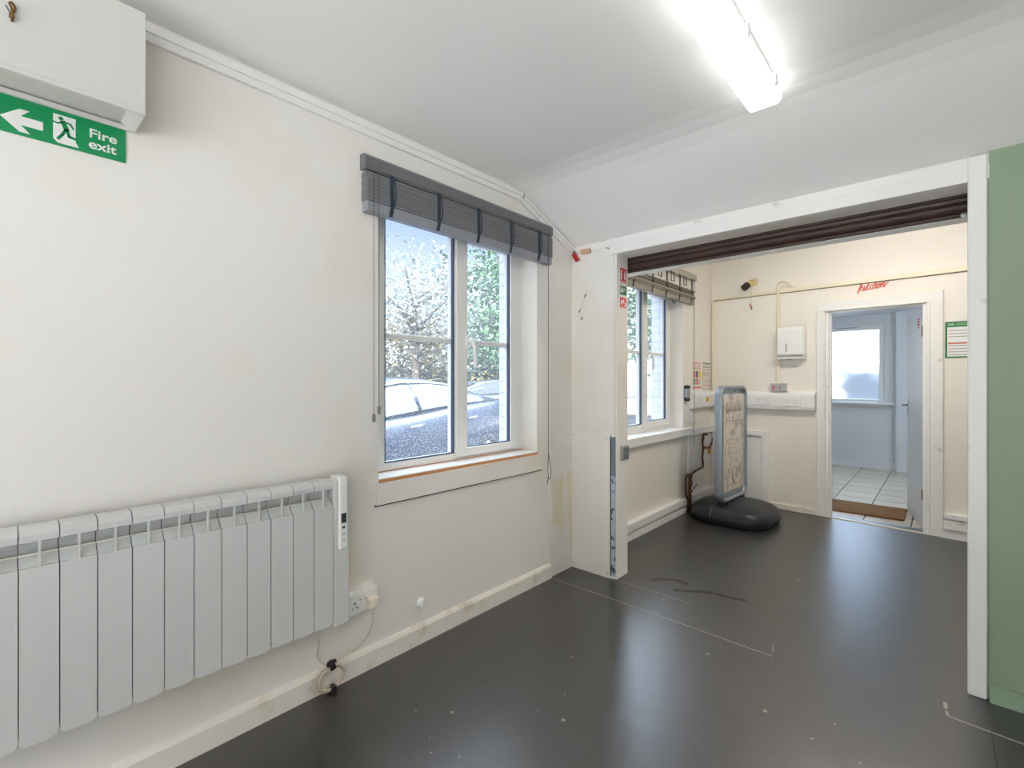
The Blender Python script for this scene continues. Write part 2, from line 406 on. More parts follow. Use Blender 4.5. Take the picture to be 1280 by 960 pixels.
# ceiling: flat, then sloping down to the partition
mb = MB()
mb.prism([(-.02, -2.4, CZ), (-.02, 1.98, CZ), (-.02, 2.06, CZ-.006), (-.02, 2.13, CZ-.020), (-.02, 2.20, CZ-.044), (-.02, PY0+.02, 2.138), (-.02, PY0+.02, 2.6), (-.02, -2.4, 2.6)], (3.7, 0, 0))
ce = mb.build('ceiling', M['ceiling']); struct(ce, 'white ceiling that slopes down to the wide opening', 'ceiling')
o = MB().box(-.02, 3.7, PY0+.02, 5.4, 2.62, 2.72).build('ceiling_annex', M['ceiling']); struct(o)
# partition: left stub, header over the opening, green wall at the right
mb = MB()
mb.box(0, .325, PY0, PY1, 0, 2.6); mb.box(.325, 1.945, PY0, PY1, 2.045, 2.6)
mb.box(1.945, 2.02, PY0, PY1, 0, 2.6)
o = mb.build('wall_partition', M['wall']); struct(o, 'off-white stub of wall and header round the wide opening', 'wall')
o = MB().box(1.99, 3.6, PY0-.012, PY1, 0, 2.6).build('wall_green', M['green']); struct(o, 'sage green wall right of the opening', 'wall')
mb = MB().box(1.992, 3.6, PY0-.034, PY0-.012, 0, .05).box(1.992, 3.6, PY0-.028, PY0-.012, .05, .062)
o = mb.build('baseboard_green', M['greensk']); struct(o, 'sage green skirting under the green wall', 'baseboard')
# opening trim
mb = MB().box(.30, 1.992, PY0-.014, PY0, 2.045, 2.10, .003).box(.16, 1.992, PY0-.010, PY0, 2.098, 2.14)
o = mb.build('trim_header', M['trimw']); struct(o, 'white painted board over the wide opening', 'trim')
mb = MB().box(1.930, 1.985, PY0-.022, PY0+.012, .0, 2.14, .004).box(1.936, 1.99, PY0+.01, PY1, 0, 2.06)
o = mb.build('trim_jamb', M['trimw']); struct(o, 'white post at the right of the wide opening, chipped near its foot', 'trim')
mb = MB().box(.318, .338, PY0+.006, PY1+.006, 0, 2.05, .002)
o = mb.build('trim_lining', M['wall']); struct(o, 'white lining on the left side of the wide opening', 'trim')
# thin boarding low in the corner
mb = MB().box(0, .006, 2.405, 2.652, .0, .915).box(0, .302, PY0-.006, PY0+.001, 0, .912)
o = mb.build('trim_dado', M['board']); struct(o, 'thin white dado boards low in the corner, stained yellow', 'trim')
mb = MB()
for p in ((.02, .885), (.27, .885), (.02, .03), (.28, .03)): mb.lathe([(0, 0), (.004, 0), (.003, -.002), (0, -.002)], (p[0], PY0-.006, p[1]), 'y', 8)
mb.build('screw', M['slot'], o)
mb = MB()
for P in ([(2.425, .60), (2.46, .62), (2.50, .60), (2.52, .64), (2.545, .66), (2.55, .60), (2.535, .52), (2.545, .46), (2.535, .38), (2.55, .34), (2.535, .28), (2.515, .24), (2.50, .31), (2.47, .33), (2.43, .31), (2.425, .36), (2.445, .42), (2.43, .50)],
          [(2.585, .62), (2.60, .66), (2.625, .60), (2.645, .68), (2.648, .10), (2.638, .05), (2.628, .16), (2.62, .28), (2.60, .34), (2.612, .44), (2.59, .50)]):
    mb.prism([(.0062, a, b) for a, b in P], (.0004, 0, 0))
mb.build('water_stain', M['watermark'], o)
# skirting of the near room
mb = MB().box(0, .02, -2.4, 2.405, 0, .075).prism([(0, -2.4, .075), (.02, -2.4, .075), (.012, -2.4, .088), (0, -2.4, .092)], (0, 4.805, 0))
o = mb.build('baseboard_left', M['skirt']); struct(o, 'scuffed white skirting under the radiator and window', 'baseboard')

# far wall with the kitchen doorway, in its own frame
mb = MB(FARM)
mb.box(-.05, 1.072, 0, .12, 0, 2.7); mb.box(1.742, 3.7, 0, .12, 0, 2.7); mb.box(1.072, 1.742, 0, .12, 1.885, 2.7)
o = mb.build('wall_far', M['cream']); struct(o, 'cream wall with the kitchen doorway', 'wall')
mb = MB(FARM)
for s0, s1 in ((.985, 1.055), (1.758, 1.845)):
    mb.box(s0, s1, -.018, 0, 0, 1.885+.0, .003); mb.box(s0+(.055 if s0 < 1.2 else 0), s1-(0 if s0 < 1.2 else .066), -.026, -.01, 0, 1.90, .003)
mb.box(.985, 1.845, -.018, 0, 1.885, 1.968, .003); mb.box(1.04, 1.778, -.026, -.01, 1.885, 1.905, .003)
mb.box(1.052, 1.08, -.004, .125, 0, 1.895); mb.box(1.734, 1.76, -.004, .125, 0, 1.895); mb.box(1.052, 1.76, -.004, .125, 1.872, 1.90)
mb.box(1.08, 1.092, .03, .07, 0, 1.872); mb.box(1.845, 1.858, -.03, 0, 0, 1.978); 
o = mb.build('trim_doorway', M['trimw']); struct(o, 'cream painted frame round the kitchen doorway', 'trim')
mb = MB(FARM).box(1.07, 1.745, -.012, .02, 0, .006)
o = mb.build('trim_threshold', M['cream_plastic']); struct(o, 'pale threshold strip in the kitchen doorway', 'trim')
mb = MB(FARM).box(.585, .985, -.02, 0, 0, .055, .004)
o = mb.build('baseboard_far', M['skirt']); struct(o, 'low worn skirting left of the kitchen doorway', 'baseboard')
mb = MB(FARM).box(1.862, 2.6, -.05, 0, .155, .20, .008).box(1.862, 2.6, -.04, 0, .075, .155).box(1.858, 2.6, -.026, 0, 0, .07)
o = mb.build('baseboard_trunking', M['trimw']); struct(o, 'stepped white skirting trunking right of the kitchen doorway', 'baseboard')
# skirting trunking on the annex left wall
mb = MB().box(0, .06, PY1, 4.44, .078, .137, .004).box(0, .05, PY1, 4.45, 0, .052, .003).box(0, .045, PY1, 4.44, .058, .072)
mb.box(0, .06, 4.62, 5.19, .078, .137, .004).box(0, .05, 4.6, 5.19, 0, .052, .003).box(0, .045, 4.62, 5.19, .058, .072)
o = mb.build('baseboard_annex', M['trimw']); struct(o, 'white skirting trunking under the far window', 'baseboard')
# kitchen shell
GZ_ = -.1
mb = MB(); KY = 8.52; KW = (.02, 1.235, .955, 2.06)
mb.box(-.15, KW[0], KY, KY+.25, 0, 2.4); mb.box(KW[1], 2.6, KY, KY+.25, 0, 2.4); mb.box(KW[0], KW[1], KY, KY+.25, 0, KW[2]); mb.box(KW[0], KW[1], KY, KY+.25, KW[3], 2.4)
o = mb.build('wall_kitchen', M['kitw']); struct(o, 'pale kitchen wall with a frosted window', 'wall')
mb = MB().box(-.27, -.15, 5.46, 8.77, GZ_, 2.5); o = mb.build('wall_kitchen_left', M['kitw']); struct(o)
mb = MB().box(2.6, 2.7, 5.2, 8.8, 0, 2.5); o = mb.build('wall_kitchen_right', M['kitw']); struct(o)
mb = MB().box(-.15, 2.7, 5.42, 8.8, 2.2, 2.3); o = mb.build('ceiling_kitchen', M['kitw']); struct(o)
mb = MB().box(1.37, 1.8, KY-.10, KY, 0, 2.2); o = mb.build('trim_boxing', M['kitw']); struct(o, 'boxed-in corner beside the kitchen window', 'trim')
mb = MB().box(-.15, 1.37, KY-.018, KY, 0, .09).box(1.37, 2.6, KY-.118, KY-.1, 0, .09); o = mb.build('baseboard_kitchen', M['kitw']); struct(o)

# ------------------------------------------------------------------ windows
def casement(name, y0, y1, z0, z1, gl, mul, gr, zbl, zbr, label, barz, handle=True):
    """uPVC window in the left wall: outer frame, fixed pane on the near side, opening sash on the far side"""
    xf, xb = -.12, -.176
    w = struct(thing(name, label, 'window', (xf, (y0+y1)/2, z0)))
    mb = MB().box(xb, xf, y0, gl[0], z0, z1, .004).box(xb, xf, mul[0], mul[1], z0, z1, .004).box(xb, xf, gr[1]+.055, y1, z0, z1, .004)
    for a, b in ((gl[0]-.004, mul[0]+.004), (mul[1]-.004, gr[1]+.059)): mb.box(xb+.002, xf-.001, a, b, z0, zbl, .003).box(xb+.002, xf-.001, a, b, z1-.05, z1, .003)
    mb.build('window_frame', M['upvc'], w)
    xs = -.108
    mb = MB().box(xb+.01, xs, mul[0]+.012, gr[0], z0+.032, z1-.03, .004).box(xb+.01, xs, gr[1], gr[1]+.06, z0+.032, z1-.03, .004)
    mb.box(xb+.01, xs-.0005, mul[0]+.014, gr[1]+.058, z0+.032, zbr, .004).box(xb+.01, xs-.0005, mul[0]+.014, gr[1]+.058, z1-.10, z1-.03, .004)
    mb.build('sash', M['upvc'], w)
    for a, b, zb in ((gl[0], gl[1], zbl), (gr[0], gr[1], zbr)):
        mb = MB().box(-.155, -.149, a-.01, b+.01, zb-.01, z1-.045)
        mb.build('pane', M['glass'], w)
        mb = MB().box(-.135, xf+.001, b-.010, b+.001, zb, z1-.05).box(-.135, xf+.001, a, b, zb-.001, zb+.005).box(-.135, xf+.001, a-.001, a+.003, zb, z1-.05)
        mb.build('gasket', M['gasket'], w)
        mb = MB().box(-.165, -.135, a, b, barz-.013, barz+.013, .004)
        mb.build('glazing_bar', M['upvc'], w)
    if handle:
        ym = gr[0]-.005
        h = MB().box(xs, xs+.012, ym-.017, ym+.013, barz-.04, barz+.03, .004).build('handle', M['plastic'], w)
        MB().tube(smoothpts([(xs+.012, ym, barz+.005), (xs+.04, ym+.005, barz), (xs+.045, ym+.02, barz-.05), (xs+.045, ym+.022, barz-.15)], 4), [.011]*4+[.012]*4+[.010]*4+[.008], 8).build('lever', M['plastic'], h)
    return w
casement('window_1', W1[0], W1[1], .80, 2.13, (1.277, 1.711), (1.711, 1.796), (1.800, 2.16), .856, .878, 'white double-pane window above the pine sill, with a car outside', 1.468)
casement('window_2', W2[0], W2[1], .79, 2.13, (3.47, 3.885), (3.885, 3.975), (3.98, 4.375), .865, .885, 'white window of the far room above the broad white sill', 1.50)
# external white reveals
for y in (W1[1], W2[1]):
    o = MB().box(XO-.04, -.18, y-.012, y, .78, 2.13).build('trim_reveal', M['whitebrick']); struct(o)
# sills
s = struct(MB().box(-.12, .008, W1[0]+.001, W1[1]-.001, .799, .816, .002).build('sill', M['upvc']), 'thin window sill with bare pine edge', 'sill')
MB().box(.0065, .0105, W1[0], W1[1], .797, .811).build('sill_edge', M['wood'], s); MB().box(-.121, -.112, W1[0]+.001, W1[1]-.001, .8155, .819).build('sill_bead', M['wood'], s)
s.name = 'trim_sill'
a = struct(MB().box(0, .016, 1.148, 2.318, .70, .797, .002).build('trim_apron', M['wall']), 'white apron board under the pine-edged sill', 'trim')
MB().box(0, .010, 1.146, 2.320, .695, .7005).build('gap_line', M['slot'], a)
s = struct(MB().box(-.12, .05, W2[0]-.1, 4.64, .725, .795, .004).box(0, .035, 4.63, 5.21, .71, .772, .003).build('trim_sill', M['trimw']), 'broad white sill board that runs on as a dado ledge', 'sill')
# kitchen window
w = struct(thing('window_3', 'frosted kitchen window seen through the doorway', 'window', (.63, KY, KW[2])))
mb = MB().box(KW[0]+.058, 1.178, KY+.022, KY+.088, KW[2], .985, .003).box(KW[0]+.058, 1.178, KY+.022, KY+.088, 1.985, KW[3], .003).box(KW[0], KW[0]+.06, KY+.02, KY+.09, KW[2], KW[3], .003).box(1.175, KW[1], KY+.02, KY+.09, KW[2], KW[3], .003)
mb.build('window_frame', M['upvc'], w)
MB().box(KW[0]+.05, 1.185, KY+.05, KY+.056, .975, 1.995).build('pane', M['frost'], w)
v = MB().box(.62, 1.0, KY+.005, KY+.022, 2.015, 2.04, .004).build('trickle_vent', M['upvc'], w)
MB().box(.66, .93, KY+.0035, KY+.006, 2.022, 2.028).build('slot', M['slot'], v)
s = struct(MB().box(-.1, 1.35, KY-.11, KY+.03, .915, .945, .004).build('trim_sill', M['upvc']), 'white sill of the kitchen window', 'sill')

# ------------------------------------------------------------------ kitchen door
HX, HY = 1.732, 5.265; ang = math.atan2(5.95-5.265, 1.595-1.732)
DM = Matrix.Translation((HX, HY, 0)) @ Matrix.Rotation(ang, 4, 'Z')
d = struct(thing('door_1', 'plain white kitchen door standing open into the kitchen', 'door', (HX, HY, 0)))
MB(DM).box(0, .685, -.038, 0, .008, 1.868, .002).build('door_leaf', M['kitw'], d)
hb = MB(DM).box(.622, .662, 0, .006, .93, 1.08, .003).build('handle_plate', M['chrome'], d)
MB(DM).tube([(.642, .006, 1.02), (.642, .045, 1.02), (.63, .052, 1.02), (.53, .052, 1.015)], .008, 8).build('lever', M['chrome'], hb)
mb = MB(DM)
for z in (.25, 1.62): mb.cyl((0.0, .004, z), (0.0, .004, z+.09), .008)
mb.build('hinge', M['brass'], d)
st = thing('sticker', 'small red striped sticker near the top of the open kitchen door', 'sticker', tuple(DM @ Vector((.2, .003, 1.75))))
MB(DM).box(.10, .26, .0004, .0012, 1.69, 1.84).build('backing', M['kitw'], st)
mb = MB(DM)
for k in range(4): mb.box(.13+.01*(k in (0, 3)), .23-.01*(k in (0, 3)), .0012, .0022, 1.705+.024*k, 1.719+.024*k)
mb.build('stripe_print', M['signred'], st)

# doormat
t = MB().box(.72, 1.598, 5.47, 5.945, .0005, .018, .005).build('doormat', M['coir']); tag(t, 'brown coir doormat on the kitchen tiles inside the doorway', 'doormat')

# ------------------------------------------------------------------ boxed casing and fire exit sign
t = thing('boxing', 'white boxed casing high on the wall above the green exit sign', 'casing', (0, 0, 2.016))
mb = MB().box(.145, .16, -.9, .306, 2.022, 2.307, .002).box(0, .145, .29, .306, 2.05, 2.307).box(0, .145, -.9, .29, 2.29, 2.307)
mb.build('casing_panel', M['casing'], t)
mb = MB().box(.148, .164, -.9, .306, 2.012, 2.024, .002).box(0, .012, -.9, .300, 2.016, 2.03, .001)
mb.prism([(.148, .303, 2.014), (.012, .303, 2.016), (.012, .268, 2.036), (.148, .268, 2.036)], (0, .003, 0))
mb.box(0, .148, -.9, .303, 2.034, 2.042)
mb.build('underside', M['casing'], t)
t = thing('cable_stub', 'frayed brown cable stub poking out of the white casing', 'cable stub', (.161, .04, 2.15))
mb = MB().tube(smoothpts([(.160, .040, 2.135), (.172, .041, 2.145), (.173, .040, 2.16), (.170, .036, 2.172), (.166, .041, 2.178), (.165, .046, 2.168), (.168, .043, 2.155)], 5), .0026, 7)
mb.build('bent_wire', M['brass'], t)
MB().tube([(.162, .030, 2.168), (.166, .034, 2.158), (.166, .037, 2.152)], .0012, 5).build('loose_strand', M['slot'], t)
MB().tube([(.1605, .039, 2.142), (.167, .040, 2.150)], .0045, 8).build('sleeve', M['copper'], t)

t = thing('exit_sign', 'green fire exit sign with white arrow and running figure under the casing', 'sign', (0, .135, 1.966))
MB().box(.0006, .003, -.015, .285, 1.917, 2.016).build('sign_plate', M['signgreen'], t)
def W(y, z): return (.003, y, z)
mb = MB().prism([W(.022, 1.957), W(.058, 1.988), W(.078, 1.988), W(.060, 1.969), W(.104, 1.969), W(.104, 1.945), W(.060, 1.945), W(.079, 1.926), W(.058, 1.926)], (.0008, 0, 0))
mb.build('arrow', M['signwhite'], t)
pn = MB().prism([W(.124, 2.004), W(.171, 2.004), W(.171, 1.938), W(.178, 1.924), W(.134, 1.924), W(.124, 1.934)], (.0008, 0, 0)).build('pictogram', M['signwhite'], t)
mb = MB()
def stroke(pts, r):
    for a, b in zip(pts[:-1], pts[1:]):
        a = Vector((.0038, *a)); b = Vector((.0038, *b)); d_ = (b-a).normalized(); q = Vector((0, -d_.z, d_.y))*r; e = d_*r*.6
        mb.prism([a-q-e, b-q+e, b+q+e, a+q-e], (.0006, 0, 0))
mb.prism([(.0038, .140+.0055*math.cos(a*PI/5), 1.9945+.0055*math.sin(a*PI/5)) for a in range(10)], (.0006, 0, 0))
stroke([(.144, 1.986), (.152, 1.966)], .0058); stroke([(.143, 1.985), (.134, 1.979), (.125, 1.981)], .0022)
stroke([(.147, 1.987), (.160, 1.985), (.166, 1.974)], .0022); stroke([(.150, 1.966), (.143, 1.950), (.134, 1.936)], .0036); stroke([(.153, 1.966), (.157, 1.949), (.171, 1.946)], .0036)
mb.build('running_figure', M['signgreen'], pn)
TX = Matrix(((0, 0, 1, .0034), (1, 0, 0, 0), (0, 1, 0, 0), (0, 0, 0, 1)))
def onwall(y, z, sx=1.): return Matrix(((0, 0, 1, .0034), (sx, 0, 0, y), (0, 1, 0, z), (0, 0, 0, 1)))
text_mesh('lettering', 'Fire', .036, M['signwhite'], onwall(.199, 1.9665, 1.16), t, .0006)
text_mesh('lettering', 'exit', .036, M['signwhite'], onwall(.1985, 1.9345, 1.16), t, .0006)

# ------------------------------------------------------------------ cable trunking along the wall top
t = thing('trunking', 'white cable trunking under the ceiling that dips behind the blind', 'trunking', (0, 1.2, 2.33))
path = [(.30, 2.335), (2.10, 2.335), (2.70, 2.098)]
def runprism(mb, path, z0, z1, x0, x1):
    for (ya, za), (yb, zb) in zip(path[:-1], path[1:]):
        mb.prism([(x0, ya, za+z0), (x0, yb, zb+z0), (x0, yb, zb+z1), (x0, ya, za+z1)], (x1-x0, 0, 0))
mb = MB(); runprism(mb, path, -.022, .004, 0, .016); mb.build('trunking_base', M['trimw'], t)
mb = MB(); runprism(mb, path, .004, .026, 0, .024); mb.build('trunking_lid', M['upvc'], t)
mb = MB().box(.0, .0255, 2.125, 2.130, 2.327, 2.352); mb.build('joint', M['slot'], t)

# wood block and red connector at the end of the trunking
t = MB().box(.085, .155, PY0-.022, PY0, 2.085, 2.112, .002).build('wood_block', M['rawwood']); tag(t, 'small bare wood block at the top of the stub wall', 'wood block')
t = thing('alarm_connector', 'red plastic connector dangling at the end of the trunking', 'connector', (.03, 2.63, 2.07))
RM = Matrix.Translation((.055, 2.615, 2.068)) @ Matrix.Rotation(-.5, 4, 'Y')
MB(RM).box(-.014, .014, -.013, .013, -.032, .028, .005).build('connector_body', M['redplastic'], t)
MB().tube(smoothpts([(.012, 2.66, 2.105), (.03, 2.635, 2.115), (.045, 2.62, 2.105), (.052, 2.615, 2.092)], 5), .004, 6).build('wire', M['black'], t)
MB().tube(smoothpts([(.052, 2.615, 2.095), (.075, 2.62, 2.10), (.085, 2.64, 2.09)], 5), .0022, 6).build('tail_wire', M['cordw'], t)
t = thing('wall_wire', 'thin remains of a wire stuck to the stub wall', 'wire', (.08, PY0, 1.73))
MB().tube(smoothpts([(.118, PY0-.003, 1.83), (.104, PY0-.004, 1.80), (.085, PY0-.002, 1.76), (.068, PY0-.003, 1.73), (.062, PY0-.002, 1.70), (.072, PY0-.004, 1.675), (.085, PY0-.003, 1.66)], 5), .0016, 5).build('wire_run', M['cable'], t)
for p in ((.109, 1.812), (.066, 1.715), (.084, 1.662)): MB().tube([(p[0]-.007, PY0-.004, p[1]-.009), (p[0]+.008, PY0-.005, p[1]+.008)], .003, 6).build('clip', M['slot'], t)
t = MB().tube(smoothpts([(.252, PY0-.003, 2.155), (.250, PY0-.004, 2.13), (.262, PY0-.004, 2.105), (.285, PY0-.004, 2.088), (.315, PY0-.004, 2.075)], 5), .0022, 5).build('loose_wire', M['slot']); tag(t, 'short black wire curling at the left end of the header board', 'wire')

# steel corner strip and keep on the left jamb
t = thing('corner_strip', 'grey steel strip with flaking paint up the corner of the stub wall', 'strip', (.32, PY0, .45))
MB().box(.302, .330, PY0-.004, PY0+.008, .65, .895).build('bare_steel', M['steel'], t)
MB().box(.302, .330, PY0-.004, PY0+.008, .02, .65).build('flaking_paint', M['peel'], t)
MB().box(.297, .3025, PY0-.006, PY0+.001, .02, .90).build('edge_gap', M['slot'], t)
t = thing('door_keep', 'small grey latch keep on the side of the opening', 'latch keep', (.339, 2.75, .79))
MB().box(.338, .348, 2.70, 2.795, .745, .835, .002).build('keep_plate', M['strike'], t); MB().box(.347, .353, 2.72, 2.785, .755, .825, .003).build('keep_lip', M['steel'], t)

# safety signs on the jamb
def jsign(name, label, z0, z1, colm, shapes):
    t = thing(name, label, 'sign', (.338, 2.733, (z0+z1)/2), 'safety signs on the jamb')
    MB().box(.3382, .340, 2.688, 2.778, z0, z1).build('sign_plate', M['signwhite'], t)
    MB().box(.340, .3406, 2.692, 2.774, z0+.004, z1-.004).build('colour_field', colm, t)
    mb = MB()
    for a in shapes: mb.box(.3406, .3412, a[0], a[1], a[2], a[3])
    mb.build('pictogram', M['signwhite'], t)
jsign('fire_sign', 'upper red extinguisher sign at the top of the jamb', 1.872, 1.972, M['signred'], [(2.700, 2.716, 1.895, 1.940), (2.703, 2.712, 1.94, 1.955), (2.712, 2.722, 1.948, 1.954), (2.745, 2.752, 1.90, 1.955), (2.757, 2.764, 1.90, 1.945), (2.697, 2.768, 1.882, 1.886)])
jsign('fire_exit_notice', 'green sign between two red signs on the jamb', 1.795, 1.858, M['signgreen2'], [(2.700, 2.712, 1.81, 1.845), (2.720, 2.735, 1.815, 1.84), (2.742, 2.768, 1.838, 1.842), (2.742, 2.765, 1.826, 1.830)])
jsign('fire_action_notice', 'lowest red sign on the jamb below the green one', 1.712, 1.785, M['signred'], [(2.704, 2.720, 1.735, 1.765), (2.728, 2.745, 1.745, 1.77), (2.752, 2.764, 1.725, 1.75), (2.700, 2.766, 1.722, 1.725)])

# ------------------------------------------------------------------ dark roller beam over the opening
t = thing('roller_beam', 'dark brown moulded beam across the top of the wide opening', 'beam', (1.1, 2.87, 1.98))
prof = [(2.80, 2.20), (2.80, 2.035), (2.812, 2.033), (2.815, 2.022)] + [(2.832-.022*math.cos(a), 2.000+.022*math.sin(a)) for a in (.9, .5, .1, -.3, -.7, -1.1)] + [(2.845, 1.977)] + [(2.852-.010*math.cos(a), 1.972+.010*math.sin(a)) for a in (.5, 0, -.6, -1.2)] + [(2.93, 1.965), (2.93, 2.20)]
mb = MB().prism([(.21, y, z) for y, z in prof], (1.93, 0, 0)); mb.build('moulding', M['beam'], t)
MB().box(.21, 2.14, 2.866, 2.95, 1.960, 1.966, .001).build('bottom_slat', M['trimw'], t)
MB().lathe([(0, 0), (.012, 0), (.010, .008), (0, .01)], (1.925, 2.842, 1.968), 'y', 10).build('end_stop', M['plastic'], t)

# ------------------------------------------------------------------ blinds
def blind(name, label, y0, y1, zr0, zr1, zs0, zs1, tapes, mats, x0=.0, depth=.05, valance=True, yv=None, jag=.0, nsl=20):
    t = thing(name, label, 'blind', (x0, (y0+y1)/2, zr0))
    yv = yv or (y0-.007, y1+.007)
    mb = MB()
    if valance:
        mb.prism([(x0, yv[0], zr0+.004), (x0+.040, yv[0], zr0), (x0+.047, yv[0], zr0+.012), (x0+.047, yv[0], zr1-.016), (x0+.036, yv[0], zr1-.003), (x0+.020, yv[0], zr1), (x0, yv[0], zr1)], (0, yv[1]-yv[0], 0))
    else:
        mb.box(x0, x0+.045, yv[0], yv[1], zr0, zr1, .006)
    mb.build('headrail', mats[1], t)
    mb = MB(); zr = zs0+.045; n = nsl; dz = (zs1-zr)/n
    for k in range(n):
        j = random.uniform(-.0015, .0015); z = zr+k*dz
        g = jag*math.sin(k*.9)
        mb.box(x0+.001+j, x0+depth+j+g, y0+random.uniform(-.001, .001), y1+random.uniform(-.002, .002), z+dz*.22, z+dz*.93)
    mb.build('slats', mats[0], t)
    MB().box(x0+.003, x0+depth-.004, y0+.002, y1-.002, zs0, zr+.001, .003).build('bottom_rail', mats[2], t)
    MB().box(x0+.006, x0+depth-.01, y0+.01, y1-.01, zr, zs1-.002).build('slat_gap_shade', M['slot'], t)  # dark filler painted as the shade between the slats
    for y in tapes:
        mb = MB()
        mb.prism([(x0+depth+.0015, y-.010, zs0+.035), (x0+depth+.0015, y+.008, zs0+.035), (x0+depth+.0015, y+.006, zr0+.004), (x0+depth+.0015, y-.012, zr0+.004)], (.0016, 0, 0))
        mb.prism([(x0+depth+.0015, y-.010, zs0+.036), (x0+depth+.0015, y+.008, zs0+.036), (x0+depth-.004, y+.003, zs0-.001), (x0+depth-.004, y-.015, zs0-.001)], (.0016, 0, 0))
        mb.tube(smoothpts([(x0+depth+.004, y+.010, zr0-.005), (x0+depth+.007, y+.016, (zs0+zs1)/2+.02), (x0+depth+.004, y+.011, zs0+.05)], 4), .0025, 5)
        mb.build('ladder_tape', M['tape'], t)
    return t
b1 = blind('venetian_blind', 'grey slatted blind drawn up over the window with the car outside', 1.083, 2.372, 2.152, 2.222, 1.975, 2.143, (1.205, 1.47, 1.735, 1.99, 2.24), (M['blind'], M['blind_rail'], M['blind_end']))
MB().cyl((.052, 2.325, 2.15), (.052, 2.325, .78), .0018, 6).build('cord', M['cord'], b1)
MB().tube(smoothpts([(.052, 2.325, .78), (.054, 2.318, .73), (.052, 2.322, .68), (.053, 2.338, .64), (.056, 2.348, .69), (.054, 2.336, .75), (.052, 2.326, .80)], 5), .0018, 6).build('cord_loop', M['cord'], b1)
MB().tube([(.05, 2.329, .655), (.052, 2.318, .63), (.053, 2.314, .617)], .0026, 6).build('cord_knot', M['cord'], b1)
for y, z in ((1.112, 1.085), (1.137, 1.118)):
    MB().cyl((.052, y, 2.15), (.052, y, z+.02), .0013, 6).build('cord', M['cord'], b1)
    MB().box(.046, .058, y-.006, y+.006, z-.012, z+.022, .003).build('tassel', M['tassel'], b1)
b2 = blind('venetian_blind', 'beige slatted blind hanging below its headrail at the far window', 3.19, 4.66, 2.235, 2.298, 1.993, 2.125, (3.42, 3.75, 4.02, 4.30, 4.58), (M['bblind'], M['bblind_rail'], M['bblind']), valance=False, yv=(3.17, 4.735), jag=.012, nsl=9)
for y in (3.56, 3.90, 4.16, 4.44):
    mb = MB(); mb.tube([(.045, y-.03, 2.24), (.045, y-.03, 2.15)], .004, 5); mb.tube([(.045, y+.03, 2.24), (.045, y+.03, 2.15)], .004, 5); mb.tube([(.047, y-.03, 2.152), (.047, y+.03, 2.158)], .003, 5)
    mb.build('ladder_cord', M['cord'], b2)
MB().tube(smoothpts([(.05, 4.13, 1.99), (.055, 4.14, 1.965), (.055, 4.17, 1.955), (.052, 4.20, 1.97), (.05, 4.22, 1.99)], 4), .004, 6).build('sagging_loop', M['tape'], b2)
MB().cyl((.052, 4.64, 2.25), (.052, 4.64, .60), .0022, 6).build('cord', M['cord'], b2)
MB().tube(smoothpts([(.052, 4.64, .62), (.06, 4.63, .56), (.056, 4.65, .50), (.052, 4.645, .60)], 4), .002, 6).build('cord_loop', M['cordw'], b2)

# ------------------------------------------------------------------ radiator
STEP = .0775; Y0 = .053-2*STEP; NE = 13
t = thing('radiator', 'white electric panel radiator low on the wall under the exit sign', 'radiator', (0, .4, .29))
def element(y):
    y0, y1 = y+.0013, y+STEP-.0013
    mb = MB()
    # front plate with rounded lower corners
    r = .016; zb, zt = .300, .762
    poly = [(y0, zt), (y0, zb+r)] + [(y0+r-r*math.cos(a), zb+r-r*math.sin(a)) for a in (.52, 1.05, PI/2)] + [(y1-r+r*math.sin(a), zb+r-r*math.cos(a)) for a in (0, .52, 1.05)] + [(y1, zb+r), (y1, zt)]
    mb.prism([(.045, a, b) for a, b in poly if b > .29], (.055, 0, 0))
    # curved cap
    capp = [(.100, .830), (.100, .846), (.0955, .857), (.086, .8635), (.060, .866), (.028, .8635), (.026, .855), (.086, .850), (.090, .830)]
    mb.prism([(x, y0, z) for x, z in capp], (0, y1-y0, 0))
    mb.box(.030, .046, y+STEP/2-.0022, y+STEP/2+.0022, .30, .850)          # fin behind the plate
    mb.box(.090, .0995, y+STEP/2-.0026, y+STEP/2+.0026, .76, .832)         # web across the grille
    p = mb.build('radiator_section', M['rad'], t)
    mb = MB()
    mb.prism([(.030, y0, .858), (.086, y0, .842), (.060, y0, .818), (.055, y0, .80), (.052, y0, .763), (.030, y0, .763)], (0, y1-y0, 0))
    mb.prism([(.090, y0, .762), (.090, y0, .757), (.066, y0, .787), (.066, y0, .792)], (0, y1-y0, 0))
    mb.build('grille', M['radin'], p)
for k in range(NE): element(Y0+k*STEP)
mb = MB().cyl((.0965, Y0, .797), (.0965, Y0+NE*STEP, .797), .0011, 6); mb.build('guard_wire', M['cream_plastic'], t)
ye = Y0+NE*STEP
c = MB().box(.03, .100, ye+.0015, ye+.068, .285, .862, .006).build('end_housing', M['rad'], t)
p = MB().box(.028, .106, ye+.020, ye+.058, .585, .872, .008, 3).build('control_panel', M['plastic'], t)
MB().box(.1062, .1072, ye+.029, ye+.050, .690, .728, .0).build('display', M['display'], p)
MB().box(.106, .1075, ye+.032, ye+.044, .668, .676, .001).build('button', M['slot'], p)
for z in (.645, .618): MB().box(.1058, .1066, ye+.034, ye+.046, z, z+.004).build('marking', M['greyprint'], p)
for y in (.1, .72): MB().box(0, .03, y, y+.04, .45, .75).build('wall_bracket', M['rad'], t)

